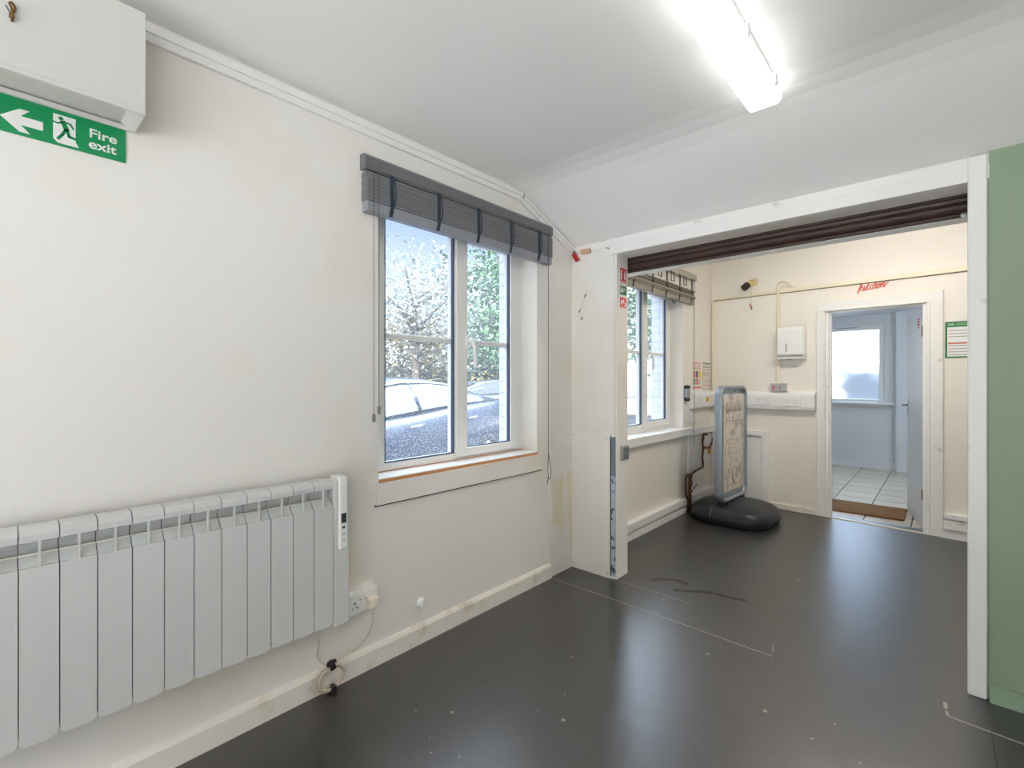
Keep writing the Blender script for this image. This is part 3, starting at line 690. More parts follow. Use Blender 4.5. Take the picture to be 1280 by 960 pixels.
# double socket, plug, flex
def socket(name, label, m4, group=None, w=.146, h=.086, switches=True, mt='plastic'):
    """double socket outlet built in the frame m4 (local x along the wall, -y out of it, z up); returns its Empty"""
    t = thing(name, label, 'socket', tuple(m4.to_translation()), group)
    MB(m4).box(-w/2, w/2, -.012, 0, -h/2, h/2, .003).build('face_plate', M[mt], t)
    for sx in (-1, 1):
        mb = MB(m4); cx = sx*.036
        mb.box(cx-.003, cx+.003, -.0128, -.0115, .000, .009); mb.box(cx-.013, cx-.007, -.0128, -.0115, -.017, -.013); mb.box(cx+.007, cx+.013, -.0128, -.0115, -.017, -.013)
        mb.build('pin_holes', M['slot'], t)
        r = MB(m4).box(sx*.012-.005, sx*.012+.005, -.016, -.011, .012, .028, .001).build('rocker_switch', M['plasticg'], t)
        MB(m4).box(sx*.012-.003, sx*.012+.003, -.0168, -.0155, .013, .016).build('switch_mark', M['signred'] if sx > 0 else M['slot'], r)
    return t
LW = lambda y, z, x=0: Matrix.Translation((x, y, z)) @ Matrix.Rotation(PI/2, 4, 'Z')     # local x -> +y, local -y -> +x
so = socket('double_socket', 'white double socket low on the wall beside the radiator', LW(1.066, .315, .028))
MB().box(0, .029, .993, 1.139, .272, .358, .003).build('back_box', M['plastic'], so)
t = thing('plug', 'cream plug with flex in the low double socket', 'plug', (.04, 1.105, .305))
MB().box(.040, .072, 1.083, 1.128, .282, .330, .008, 3).build('plug_body', M['cream_plastic'], t)
MB().tube([(.055, 1.106, .284), (.055, 1.106, .262)], [.007, .005], 8).build('strain_relief', M['cream_plastic'], t)
flex = thing('power_flex', 'cream power flex coiled beside the skirting below the radiator', 'cable', (.04, .92, .09))
MB().tube(smoothpts([(.055, 1.106, .266), (.056, 1.104, .23), (.05, 1.09, .18), (.042, 1.05, .135), (.036, .985, .120), (.034, .955, .112), (.036, .935, .105)], 6), .0038, 8).build('plug_end', M['cable'], flex)
MB().tube(smoothpts([(.05, .875, .29), (.045, .872, .22), (.036, .872, .165), (.036, .895, .128), (.038, .918, .108)], 6), .0038, 8).build('heater_end', M['cable'], flex)
mb = MB()
for k, (r, dx, dy) in enumerate(((.052, 0, 0), (.056, .004, .002), (.049, .008, -.002), (.054, .011, .003), (.060, .005, -.004))):
    mb.tube([(.034+dx+.012*math.sin(a)*.3, .925+dy+r*math.cos(a), .060+.9*r*math.sin(a)) for a in [2*PI*i/28 for i in range(28)]], .0036, 8, closed=True)
mb.build('coil', M['cable'], flex)
TM = Matrix.Translation((.042, .926, .109)) @ Matrix.Rotation(.3, 4, 'X')
MB(TM).box(-.014, .016, -.010, .012, -.014, .016, .003).box(-.006, .012, -.018, .022, .006, .016, .003).build('strap', M['black'], flex)
TM = Matrix.Translation((.044, .932, .013)) @ Matrix.Rotation(-.2, 4, 'X')
MB(TM).box(-.014, .014, -.009, .009, -.012, .016, .003).box(-.006, .006, .004, .018, -.011, -.005, .002).build('strap', M['black'], flex)
# domed cable outlet
t = thing('cable_outlet', 'small white domed cable outlet above the skirting', 'cable outlet', (0, 1.395, .185))
MB().lathe([(.024, 0), (.024, .008), (.020, .018), (.011, .023), (0, .024)], (0, 1.395, .19), 'x', 20).build('dome', M['plastic'], t)
MB().box(.006, .024, 1.386, 1.400, .163, .178, .003).build('cable_mouth', M['plasticg'], t)
MB().tube(smoothpts([(.014, 1.393, .166), (.012, 1.385, .14), (.010, 1.37, .115), (.012, 1.355, .098), (.014, 1.335, .092)], 5), .0018, 6).build('thin_cable', M['cordw'], t)

# ------------------------------------------------------------------ ceiling lights
def batten(name, label, x0, x1, y0, y1, z, em, vis=True):
    t = thing(name, label, 'ceiling light', ((x0+x1)/2, (y0+y1)/2, z), None)
    xm = (x0+x1)/2; h = (x1-x0)/2
    MB().box(xm-h*.86, xm+h*.86, y0+.02, y1-.02, z-.032, z, .004).build('light_body', M['plasticg'], t)
    sec = [(h*.90, -.030), (h, -.040), (h*.97, -.066), (h*.78, -.080), (-h*.78, -.080), (-h*.97, -.066), (-h, -.040), (-h*.90, -.030)]
    rings = []
    for y, s in ((y0, .86), (y0+.02, 1), (y1-.02, 1), (y1, .86)):
        rings.append([(xm+a*s, y, z+b*(s if b < -.05 else 1)) for a, b in sec])
    MB().loft(rings, smooth=False).build('diffuser', em, t)
    n = 4
    for i in range(n):
        y = y0+.12+(y1-y0-.24)*i/(n-1)
        for sx in (-1, 1): MB().box(xm+sx*h*.97, xm+sx*(h+.006), y-.012, y+.012, z-.062, z-.022, .002).build('clip', M['plastic'], t)
    return t
batten('ceiling_light', 'lit white fluorescent batten on the near room ceiling', 1.285, 1.405, .82, 2.04, CZ, M['diffuser'])
batten('ceiling_light', 'unseen second batten added behind the viewpoint for more light', 2.4, 2.52, -1.9, -.5, CZ, M['diffuser'])  # added unseen batten, extra light for the near room
batten('ceiling_light', 'warm lit batten on the far room ceiling out of view above the beam', 1.0, 2.2, 3.75, 3.87, 2.62, M['warmlamp'])
batten('ceiling_light', 'unseen cool batten added to light the kitchen', 2.1, 2.22, 6.3, 7.5, 2.2, M['kitchen_fill'])  # added unseen lamp, its cool light helps out the daylight

# ------------------------------------------------------------------ annex fittings on the far wall
t = thing('wall_rail', 'cream surface rail running across the far wall above the doorway', 'rail', tuple(FP(1.2, 0, 2.12)))
mb = MB(FARM); mb.box(.68, 2.5, -.022, 0, 2.105, 2.142, .003).box(.03, .70, -.010, 0, 2.108, 2.130, .002); mb.build('rail', M['cream_plastic'], t)
MB(FARM).box(.02, 2.5, -.008, 0, 2.100, 2.105).build('painted_shadow', mat('rail_shadow_paint', srgb(150, 138, 112), .7), t)  # strip coloured as the thin shadow under the rail
t = MB(FARM).box(.016, .034, -.018, 0, 1.16, 2.11, .003).build('conduit', M['cream_plastic']); tag(t, 'narrow cream conduit running down the far corner', 'conduit')
t = MB(FARM).box(.648, .679, -.020, 0, 1.228, 2.105, .003).build('conduit', M['cream_plastic']); tag(t, 'cream conduit dropping from the rail to the red-switched spur', 'conduit')
t = MB(FARM).tube(smoothpts([(.668, -.006, 2.11), (.652, -.012, 2.15), (.66, -.018, 2.195), (.695, -.022, 2.215), (.735, -.022, 2.205), (.765, -.016, 2.17), (.80, -.01, 2.145)], 6), .0085, 8).tube(smoothpts([(.68, -.006, 2.12), (.69, -.014, 2.155), (.72, -.018, 2.168), (.78, -.012, 2.150)], 6), .006, 8).build('cable_loop', M['cream_plastic'])
tag(t, 'loop of cream cable over the rail above the towel dispenser', 'cable')
# lamp holder with pull cord
t = thing('lamp_holder', 'old cream and black lamp holder above the rail on the far wall', 'lamp holder', tuple(FP(.385, 0, 2.20)))
MB(FARM).tube([(.44, 0, 2.25), (.435, -.02, 2.247)], .042, 14).build('mounting_rose', M['cream_plastic'], t)
MB(FARM).tube([(.432, -.02, 2.246), (.40, -.075, 2.215)], [.030, .032], 14).build('holder_neck', mat('aged_ivory', srgb(214, 192, 128), .5, var=.15, vscale=30), t)
MB(FARM).tube([(.40, -.072, 2.217), (.375, -.11, 2.180)], .034, 14).build('holder_ring', M['black'], t)
t = thing('pull_cord', 'thin cord with a small red toggle hanging under the lamp holder', 'pull cord', tuple(FP(.4, 0, 2.05)))
MB(FARM).tube(smoothpts([(.425, -.02, 2.22), (.418, -.02, 2.12), (.41, -.015, 2.03)], 4), .0025, 6).build('cord', M['cordw'], t)
MB(FARM).tube([(.405, -.015, 2.03), (.42, -.015, 1.975)], [.004, .007], 8).build('toggle', M['redplastic'], t)
# towel dispenser
t = thing('towel_dispenser', 'white paper towel dispenser on the far wall above the trunking', 'towel dispenser', tuple(FP(.80, 0, 1.45)))
prof = [(0, 1.46), (-.10, 1.478), (-.125, 1.50), (-.125, 1.725), (-.115, 1.755), (-.095, 1.765), (0, 1.765)]
mb = MB(FARM).prism([(.690, n, z) for n, z in prof], (.210, 0, 0)); b_ = mb.bm
bmesh.ops.bevel(b_, geom=[e for e in b_.edges if len(e.link_faces) == 2 and e.calc_face_angle(0) > .9], offset=.010, segments=2, affect='EDGES')
mb.build('cover', M['plastic'], t)
MB(FARM).box(.683, .905, -.095, 0, 1.455, 1.765, .006).build('back_housing', M['plasticg'], t)
MB(FARM).box(.760, .766, -.1265, -.124, 1.525, 1.60).build('level_slot', M['slot'], t)
MB(FARM).box(.745, .80, -.085, -.06, 1.452, 1.458).build('towel_outlet', M['slot'], t)
# fused spur on its box
t = thing('fused_spur', 'grey fused switch with red rocker above the dado trunking', 'switch', tuple(FP(.673, 0, 1.18)))
MB(FARM).box(.600, .745, -.035, 0, 1.145, 1.228, .004).build('back_box', M['plasticg'], t)
MB(FARM).box(.602, .743, -.043, -.034, 1.147, 1.226, .003).build('face_plate', mat('grey_face_plate', srgb(176, 174, 176), .4), t)
MB(FARM).box(.622, .634, -.049, -.042, 1.168, 1.203, .002).build('rocker_switch', M['signred'], t)
MB(FARM).lathe([(.013, 0), (.013, -.006), (.009, -.009), (0, -.009)], (.693, -.043, 1.188), 'y', 14).build('fuse_carrier', M['chrome'], t)
# dado trunking
t = thing('dado_trunking', 'deep white dado trunking along the far wall', 'trunking', tuple(FP(.5, 0, 1.05)))
MB(FARM).prism([(.01, 0, .972), (.01, -.05, .980), (.01, -.056, 1.005), (.01, -.056, 1.105), (.01, -.045, 1.128), (.01, 0, 1.146)], (.965, 0, 0)).build('trunking_body', M['plastic'], t)
MB(FARM).box(.01, .976, -.0575, -.050, .974, 1.003, .002).build('lower_lid', mat('trunking_grey_lid', (.66, .65, .65, 1), .35), t)  # lower lid in a darker grey than the body
MB(FARM).prism([(.975, 0, .970), (.975, -.056, .978), (.975, -.060, 1.005), (.975, -.060, 1.107), (.975, -.048, 1.131), (.975, 0, 1.149)], (.006, 0, 0)).build('end_cap', M['plasticg'], t)
FW = lambda s, z, n: FARM @ Matrix.Translation((s, -n, z))
socket('double_socket', 'white double socket on the dado trunking behind the pavement sign edge', FW(.535, 1.058, .056), 'sockets on the dado trunking', w=.15)
socket('double_socket', 'white double socket on the dado trunking nearest the kitchen doorway', FW(.79, 1.052, .056), 'sockets on the dado trunking', w=.15)
t = thing('dado_trunking', 'deep white dado trunking under the posters on the window wall', 'trunking', (0, 4.9, 1.05))
MB().prism([(.004, 4.66, .972), (.05, 4.66, .980), (.056, 4.66, 1.005), (.056, 4.66, 1.105), (.045, 4.66, 1.128), (.004, 4.66, 1.146)], (0, .565, 0)).build('trunking_body', M['plastic'], t)
mb = MB().box(.055, .059, 4.72, 4.86, 1.012, 1.094, .001).box(.055, .059, 5.05, 5.17, 1.012, 1.094, .001); mb.build('blank_plate', M['plasticg'], t)
s = thing('warning_sticker', 'small yellow warning sticker on the trunking below the posters', 'sticker', (.057, 4.965, 1.06))
MB().prism([(.0565, 4.94, 1.035), (.0565, 5.02, 1.035), (.0565, 5.02, 1.085), (.0565, 4.94, 1.078)], (.001, 0, 0)).build('sticker_sheet', M['yellow'], s)
MB().box(.0575, .058, 4.972, 4.985, 1.045, 1.072).build('symbol', M['brass'], s)
# wall fitting by the window
t = thing('wall_intercom', 'small grey wall fitting at the edge of the far window', 'wall fitting', (.004, 4.535, 1.13))
MB().box(.004, .045, 4.505, 4.565, 1.088, 1.172, .01, 3).build('fitting_body', M['alu'], t)
MB().lathe([(.030, 0), (.030, .02), (.022, .03), (0, .032)], (.024, 4.535, 1.176), 'z', 16).build('top_cap', M['black'], t)
MB().lathe([(.030, 0), (.030, -.02), (.022, -.03), (0, -.032)], (.024, 4.535, 1.084), 'z', 16).build('bottom_cap', M['slot'], t)
# posters
def poster(name, label, y0, y1, z0, z1, blocks):
    t = thing(name, label, 'poster', (.004, (y0+y1)/2, z0), 'posters beside the far window')
    MB().box(.0045, .0065, y0, y1, z0, z1).build('sheet', mat(name+'_paper', srgb(226, 216, 202), .5), t)
    for mname in sorted({b[4] for b in blocks}):
        mb = MB()
        for a in blocks:
            if a[4] == mname: mb.box(.0065, .0072, y0+a[0]*(y1-y0), y0+a[1]*(y1-y0), z0+a[2]*(z1-z0), z0+a[3]*(z1-z0))
        mb.build('print', M[mname], t)
poster('safety_poster', 'white safety poster with orange, purple and yellow blocks', 4.725, 4.945, 1.168, 1.44, [(.02, .9, .93, .98, 'pinkprint'), (.02, .9, .84, .88, 'pinkprint'), (.05, .85, .75, .79, 'pinkprint'), (.05, .30, .42, .66, 'orange'), (.36, .62, .42, .66, 'purple'), (.68, .98, .42, .66, 'yellow'), (.05, .32, .17, .38, 'greenprint'), (.38, .62, .17, .38, 'redletter'), (.02, .95, .02, .07, 'redletter'), (.68, .9, .20, .24, 'greyprint'), (.68, .9, .30, .33, 'greyprint')])
poster('safety_notice', 'pale grey text notice nearest the far corner', 4.985, 5.205, 1.156, 1.445, [(.02, .96, .92, .98, 'greyprint'), (.02, .96, .80, .84, 'greyprint'), (.02, .96, .72, .74, 'greyprint'), (.02, .05, .02, .70, 'greyprint'), (.93, .96, .02, .70, 'greyprint'), (.02, .96, .01, .03, 'greyprint'), (.12, .3, .5, .62, 'pinkprint'), (.4, .85, .52, .54, 'greyprint'), (.4, .85, .60, .62, 'greyprint'), (.12, .85, .30, .32, 'greyprint'), (.12, .85, .15, .17, 'pinkprint')])
# access panel in the corner
t = thing('access_panel', 'white framed access panel low on the far wall behind the pavement sign', 'access panel', tuple(FP(.3, 0, 0)))
MB(FARM).box(.02, .525, -.012, 0, 0, .72).build('panel', M['trimw'], t)
MB(FARM).box(.02, .582, -.034, 0, .700, .752, .003).box(.520, .582, -.034, 0, 0, .705, .003).build('panel_frame', M['upvc'], t)
MB(FARM).lathe([(.006, 0), (.004, -.003), (0, -.003)], (.548, -.034, .728), 'y', 8).build('screw', M['greyprint'], t)
# pipe work
t = thing('pipework', 'tarnished copper pipes low on the wall left of the pavement sign', 'pipes', (.004, 4.6, .3))
MB().tube(smoothpts([(.04, 4.885, .66), (.045, 4.89, .55), (.04, 4.885, .47), (.045, 4.89, .40), (.045, 4.87, .365)], 4), .011, 8).build('riser_pipe', M['copper'], t)
MB().tube([(.045, 4.88, .372), (.045, 4.70, .362), (.045, 4.60, .345)], .010, 8).build('cross_pipe', M['copper'], t)
MB().tube(smoothpts([(.045, 4.60, .345), (.05, 4.47, .348), (.05, 4.44, .30), (.05, 4.45, .18), (.05, 4.50, .12), (.05, 4.55, .13)], 5), .011, 8).build('bent_pipe', M['copper'], t)
MB().tube([(.05, 4.545, .345), (.052, 4.55, .26), (.046, 4.54, .20), (.05, 4.545, .12), (.05, 4.54, .004)], [.014, .018, .013, .016, .013], 8).tube([(.055, 4.50, .12), (.055, 4.49, .004)], .012, 8).build('drop_pipes', M['copper'], t)
mb = MB()
for z in (.335, .27, .19, .06): mb.lathe([(.0, -.012), (.022, -.012), (.024, 0), (.022, .012), (0, .012)], (.051, 4.546, z), 'z', 10)
mb.build('compression_nut', M['brass'], t)
MB().lathe([(0, -.012), (.018, -.012), (.018, .012), (0, .012)], (.052, 4.57, .03), 'z', 10).build('blue_cap', mat('blue_plastic', srgb(40, 90, 150), .4), t)
MB().tube([(.06, 4.60, .20), (.065, 4.68, .235)], .006, 6).build('lever', M['steel'], t)
v = thing('tap', 'brass tap with a yellow handle on the wall above the copper pipes', 'tap', (.04, 4.9, .63))
MB().tube(smoothpts([(.045, 4.885, .64), (.05, 4.89, .70), (.055, 4.92, .705), (.06, 4.96, .70)], 4), .013, 8).build('tap_body', M['copper'], v)
MB().tube([(.05, 4.885, .575), (.075, 4.95, .565), (.08, 5.0, .56)], [.014, .012, .009], 8).build('spout', M['brass'], v)
MB().tube([(.08, 4.97, .565), (.085, 5.02, .61), (.085, 5.05, .655)], [.010, .009, .005], 8).build('lever', M['copper'], v)
MB().box(.065, .085, 4.965, 5.005, .50, .56, .006).build('handle', mat('ochre_handle', srgb(206, 140, 24), .5), v)
t = MB().box(.004, .022, 4.588, 4.606, .13, .72, .003).build('conduit', M['plastic']); tag(t, 'slim white conduit below the far window sill beside the pipes', 'conduit')
t = MB().box(.0045, .014, 4.70, 5.2, .40, .70, .002).build('back_board', M['trimw']); tag(t, 'white board on the wall behind the tap', 'board')
# kitchen lettering
def script(paths, o2, sc, shear, rise, r, parent, m):
    mb = MB(FARM)
    for P in paths:
        q = smoothpts([(x, y, 0) for x, y in P], 5)
        pts = [(o2[0]+sc*(p.x+shear*p.y), -.003, o2[1]+sc*p.y+rise*sc*p.x) for p in q]
        rr = [r*(.55+.6*abs((q[min(i+1, len(q)-1)]-q[max(i-1, 0)]).normalized().y)) for i in range(len(q))]
        mb.tube(pts, rr, 6)
    return mb.build('lettering', m, parent)
KIT = [[(.0, -.4), (.05, .6), (.1, 1.5), (.25, 2.0), (.35, 1.6), (.15, .8), (.05, 0)], [(.08, .5), (.4, 1.0), (.55, .75), (.2, .45), (.5, .05), (.75, .15)],
       [(.75, .15), (.95, .95), (.93, .15), (1.05, 0), (1.25, .3)], [(1.03, 1.4), (1.05, 1.46)],
       [(1.25, .3), (1.5, 1.6), (1.38, .3), (1.48, 0), (1.7, .3)], [(1.22, 1.05), (1.7, 1.1)],
       [(2.25, .75), (2.12, .98), (1.92, .75), (1.92, .2), (2.12, 0), (2.35, .25)],
       [(2.35, .25), (2.7, 1.3), (2.78, 1.95), (2.6, 1.9), (2.5, .9), (2.46, 0)], [(2.48, .4), (2.75, .95), (2.9, .75), (2.85, .15), (2.98, 0), (3.15, .25)],
       [(3.15, .35), (3.42, .6), (3.4, .95), (3.2, .8), (3.18, .2), (3.38, 0), (3.6, .3)],
       [(3.6, .3), (3.75, .95), (3.72, .05)], [(3.74, .4), (3.98, .95), (4.12, .75), (4.08, .15), (4.2, 0), (4.5, .6), (4.7, .9)]]
t = thing('kitchen_lettering', 'red script lettering over the kitchen doorway', 'lettering', tuple(FP(1.4, .001, 2.04)))
script(KIT, (1.300, 2.035), .043, .25, .10, .0042, t, M['redletter'])
# green notice
t = thing('green_notice', 'green-bordered notice on the wall right of the kitchen doorway', 'notice', tuple(FP(1.96, .001, 1.43)))
MB(FARM).box(1.870, 2.07, -.004, -.001, 1.432, 1.718).build('border', M['signgreen2'], t)
MB(FARM).box(1.882, 2.058, -.0048, -.004, 1.442, 1.674).build('sheet', M['signwhite'], t)
MB(FARM).box(1.884, 1.925, -.0048, -.004, 1.686, 1.706).box(1.935, 2.03, -.0048, -.004, 1.688, 1.694).box(1.935, 2.01, -.0048, -.004, 1.699, 1.705).build('heading_print', M['greenprint'], t)
mb = MB(FARM)
for k in range(9):
    if k != 5: mb.box(1.888, 2.05-.02*(k % 3), -.0054, -.0048, 1.452+.024*k, 1.458+.024*k)
mb.build('text_print', M['greyprint'], t)
MB(FARM).box(1.884, 2.056, -.0054, -.0048, 1.540, 1.549).build('red_bar', M['orange'], t)

# ------------------------------------------------------------------ pavement sign
PCX, PCY = .425, 4.56
PM = Matrix.Translation((PCX, PCY, 0)) @ Matrix.Rotation(math.radians(-3), 4, 'Z')
t = thing('pavement_sign', 'aluminium framed pavement sign on a black moulded base', 'pavement sign', (PCX, PCY, 0))
mb = MB(PM); rings = []
N = 40
def se(a, e): c, s_ = math.cos(a), math.sin(a); return (math.copysign(abs(c)**e, c), math.copysign(abs(s_)**e, s_))
for sc, z in ((.93, 0), (.965, .012), (.975, .03), (1.0, .036), (1.0, .062), (.985, .080), (.935, .112), (.84, .140), (.68, .160), (.46, .172), (.22, .178), (.05, .179)):
    rings.append([(.03+.345*sc*se(2*PI*k/N, .62)[0], .335*sc*se(2*PI*k/N, .62)[1], z) for k in range(N)])
base = mb.loft(rings).build('sign_base', M['rubber'], t)
mb = MB(PM)
mb.tube(smoothpts([(-.06, -.330, .075), (-.06, -.30, .124), (-.055, -.25, .155), (-.05, -.20, .166)], 4), .004, 6)
mb.build('mould_seam', M['steel'], base)
MB(PM).box(-.03, .03, -.25, -.19, .13, .185, .008).box(-.03, .03, .19, .25, .13, .185, .008).build('spring_mount', M['black'], t)
hw, z0, z1, r = .295, .178, 1.205, .085
def rrect(hw, z0, z1, r):
    pts = []
    for cx, cz, a0 in ((hw-r, z1-r, 0), (-hw+r, z1-r, PI/2), (-hw+r, z0+r, PI), (hw-r, z0+r, 1.5*PI)):
        for k in range(7): a = a0+PI/2*k/6; pts.append((cx+r*math.cos(a), cz+r*math.sin(a)))
    return pts
outer = rrect(hw, z0, z1, r); inner = rrect(hw-.030, z0+.030, z1-.030, r-.028)
sec = []
for (oy, oz), (iy, iz) in zip(outer, inner):
    my, mz = oy*.7+iy*.3, oz*.7+iz*.3
    sec.append([(-.026, oy, oz), (.026, oy, oz), (.036, my, mz), (.034, iy, iz), (-.034, iy, iz), (-.036, my, mz)])
mb = MB(PM); mb.loft(sec+[sec[0]], smooth=True, caps=False); mb.build('sign_frame', M['alu'], t)
pin = rrect(hw-.026, z0+.026, z1-.026, r-.026)
ps = MB(PM).prism([(-.012, a, b) for a, b in pin], (.024, 0, 0)).build('poster_panel', M['alu'], t)
mb = MB(PM).prism([(.012, a, b) for a, b in rrect(hw-.030, z0+.085, z1-.075, .012)], (.004, 0, 0)).build('poster', M['poster'], t)
mb = MB(PM); rr = random.Random(3)
def ink(pts, r_=.004):
    q = smoothpts([(.0172, a, b) for a, b in pts], 4); mb.tube(q, r_, 5)
for i in range(5):                                  # faded headline, two rows of hand lettering
    y = -.17+.075*i
    ink([(y, .98), (y+.01, 1.06), (y+.02, .99), (y+.04, 1.05), (y+.045, .97)], .006); ink([(y, .92), (y+.03, .95), (y+.01, .89), (y+.05, .90)], .006)
ink([(-.06, .80), (-.02, .83), (.0, .79), (-.05, .77), (-.06, .81), (.01, .80)], .011)
for k in range(5): ink([(-.12+rr.uniform(-.02, .02), .72-.04*k), (-.05, .735-.04*k), (.02, .715-.04*k), (.11+rr.uniform(-.03, .03), .73-.04*k)], .0035)
ink([(-.10, .50), (-.02, .54), (.10, .56)], .005)
ink([(-.14, .36), (-.17, .42), (-.13, .48), (-.10, .40), (-.13, .33), (-.16, .37)], .006)
ink([(.0, .34), (-.03, .40), (.02, .47), (.09, .44), (.10, .36), (.04, .32), (-.01, .36)], .007); ink([(.02, .38), (.05, .42), (.07, .37)], .006)
mb.build('faded_drawing', M['scribble'], ps)
MB(PM).lathe([(.006, 0), (.006, .004), (0, .005)], (.034, 0, 1.155), 'x', 8).build('poster_catch', M['slot'], t)

# ------------------------------------------------------------------ outside
GZ = -.10
o = MB().box(-60, -.27, -30, 60, GZ-.3, GZ).box(-.27, 30, 8.77, 60, GZ-.3, GZ).build('ground', M['asphalt']); struct(o, 'grey wet tarmac of the car park outside', 'ground')
o = MB().box(-.27, 30, -30, -2.45, GZ-.3, GZ).box(3.75, 30, -2.45, 8.77, GZ-.3, GZ).build('ground_bounce', M['concrete']); struct(o, 'unseen pale forecourt added to bounce light up to the ceiling', 'ground')  # added ground, pale so it throws light up through the windows

def car(name, label, mtx, paint, L=4.9, front=False):
    """saloon: +x is the tail, -y the near side in the car's own frame; z=0 on the road"""
    t = thing(name, label, 'car', tuple(mtx.to_translation()))
    X0 = -2.25
    # stations: x, half width, floor z, sill z, shoulder z, top-of-body z
    st = [(-2.25, .55, .28, .42, .58, .62), (-2.15, .74, .22, .38, .64, .70), (-1.7, .88, .20, .36, .74, .82), (-1.0, .92, .20, .34, .84, .93), (-.3, .93, .20, .34, .90, 1.00), (.6, .93, .20, .34, .93, 1.02),
          (1.3, .93, .20, .34, .98, 1.06), (2.1, .93, .20, .36, 1.01, 1.08), (2.8, .88, .24, .40, 1.02, 1.09), (3.05, .80, .30, .46, .96, 1.04), (3.15, .68, .38, .50, .84, .90)]
    rings = []
    for x, w, a, b, c, d in st:
        half = [(w*.86, a), (w*.985, b), (w, (b+c)/2), (w*.975, c), (w*.90, c+(d-c)*.7), (w*.55, d)]
        rings.append([(x, -y, z) for y, z in half]+[(x, y, z) for y, z in half[::-1]])
    MB(mtx).loft(rings).build('car_body', paint, t, True)
    gs = [(-.75, .80, .93, .78, .95), (-.35, .82, .96, .72, 1.16), (.10, .83, .98, .66, 1.32), (.6, .83, 1.0, .64, 1.385), (1.2, .83, 1.03, .63, 1.385), (1.7, .83, 1.05, .62, 1.335), (2.25, .81, 1.07, .60, 1.23), (2.8, .77, 1.07, .58, 1.10)]
    rings = []
    for x, w, zb, wt, zt in gs:
        half = [(w, zb), ((w+wt)/2+.02, (zb+zt)/2), (wt, zt-.03), (wt*.7, zt)]
        rings.append([(x, -y, z) for y, z in half]+[(x, y, z) for y, z in half[::-1]])
    MB(mtx).loft(rings).build('car_roof', paint, t, True)
    def side(x, f):          # point on the side of the greenhouse, f from 0 (belt) to 1 (roof edge)
        for (xa, wa, ba, ta, za), (xb, wb, bb, tb, zb_) in zip(gs[:-1], gs[1:]):
            if xa <= x <= xb:
                k = (x-xa)/(xb-xa); w = wa+(wb-wa)*k; b = ba+(bb-ba)*k; tt = ta+(tb-ta)*k; z = za+(zb_-za)*k
                return (w+(tt-w)*f+.022*math.sin(PI*f)+.008, b+(z-.03-b)*f)
    for sy in (-1, 1):
        for xs in ((-.42, -.1, .25, .62, .70), (.76, 1.1, 1.45, 1.85, 2.2)):
            lo = [(x, *side(x, .10)) for x in xs]; hi = [(x, *side(x, .86)) for x in xs]
            mb = MB(mtx)
            for i in range(len(xs)-1): 
                mid = [(x, *side(x, .5)) for x in xs]
                for p, q in ((lo, mid), (mid, hi)):
                    mb._f([mb._v((a[0], sy*a[1], a[2])) for a in (p[i], p[i+1], q[i+1], q[i])], True)
            mb.build('side_window', M['carglass'], t)
        mb = MB(mtx)
        hi = [(x, side(x, .93)[0]*sy, side(x, .93)[1]) for x in (-.6, -.2, .2, .6, 1.0, 1.4, 1.8, 2.2, 2.5)]; mb.tube(hi, .012, 6); mb.build('chrome_trim', M['chrome'], t)
        for x in (.50, 1.62):
            MB(mtx).tube([(x-.10, sy*.925, .895), (x-.085, sy*.955, .90), (x+.085, sy*.955, .905), (x+.10, sy*.93, .905)], .014, 6).build('door_handle', M['chrome'], t)
        m_ = MB(mtx).box(-.46, -.28, sy*.90, sy*1.08, .95, 1.07, .03).build('wing_mirror', paint, t)
        mb = MB(mtx).box(2.88, 3.08, sy*.62, sy*.84, .80, .93, .02); mb.build('tail_lamp', M['redplastic'], t)
        mb = MB(mtx).prism([(-2.20, sy*.50, .56), (-2.08, sy*.76, .60), (-1.92, sy*.82, .68), (-2.02, sy*.74, .74), (-2.16, sy*.48, .68)], (-.05, 0, 0)); mb.build('headlamp', M['headlamp'], t)
        for x in (-1.35, 2.02):
            wh = MB(mtx).lathe([(0, -.11), (.30, -.11), (.335, -.09), (.335, .09), (.30, .11), (.23, .11), (.22, .06), (0, .06)], (x, sy*.83, .335), 'y', 24) if sy > 0 else MB(mtx).lathe([(0, .11), (.30, .11), (.335, .09), (.335, -.09), (.30, -.11), (.23, -.11), (.22, -.06), (0, -.06)], (x, sy*.83, .335), 'y', 24)
            wh = wh.build('wheel', M['tyre'], t)
            mb = MB(mtx)
            for k in range(5):
                a = 2*PI*k/5+.3
                mb.tube([(x+.03*math.cos(a), sy*.925, .335+.03*math.sin(a)), (x+.225*math.cos(a), sy*.925, .335+.225*math.sin(a))], [.035, .026], 6)
            mb.tube([(x+.225*math.cos(2*PI*k/24), sy*.92, .335+.225*math.sin(2*PI*k/24)) for k in range(24)], .014, 6, closed=True)
            mb.build('alloy_rim', M['alloy'], wh)
    ws = [(-.80, .74, .965), (-.42, .68, 1.145), (.02, .60, 1.30)]
    mb = MB(mtx)
    for a, b in zip(ws[:-1], ws[1:]): mb._f([mb._v(p) for p in ((a[0], -a[1], a[2]), (a[0], a[1], a[2]), (b[0], b[1], b[2]+.012), (b[0], -b[1], b[2]+.012))])
    mb.build('windscreen', M['carglass'], t)
    mb = MB(mtx)
    for k in range(5): mb.box(-2.275, -2.22, -.40, .40, .44+.045*k, .455+.045*k)
    mb.build('grille', M['chrome'], t)
    MB(mtx).box(-2.262, -2.2, -.42, .42, .42, .66).build('grille_recess', M['slot'], t)
    return t
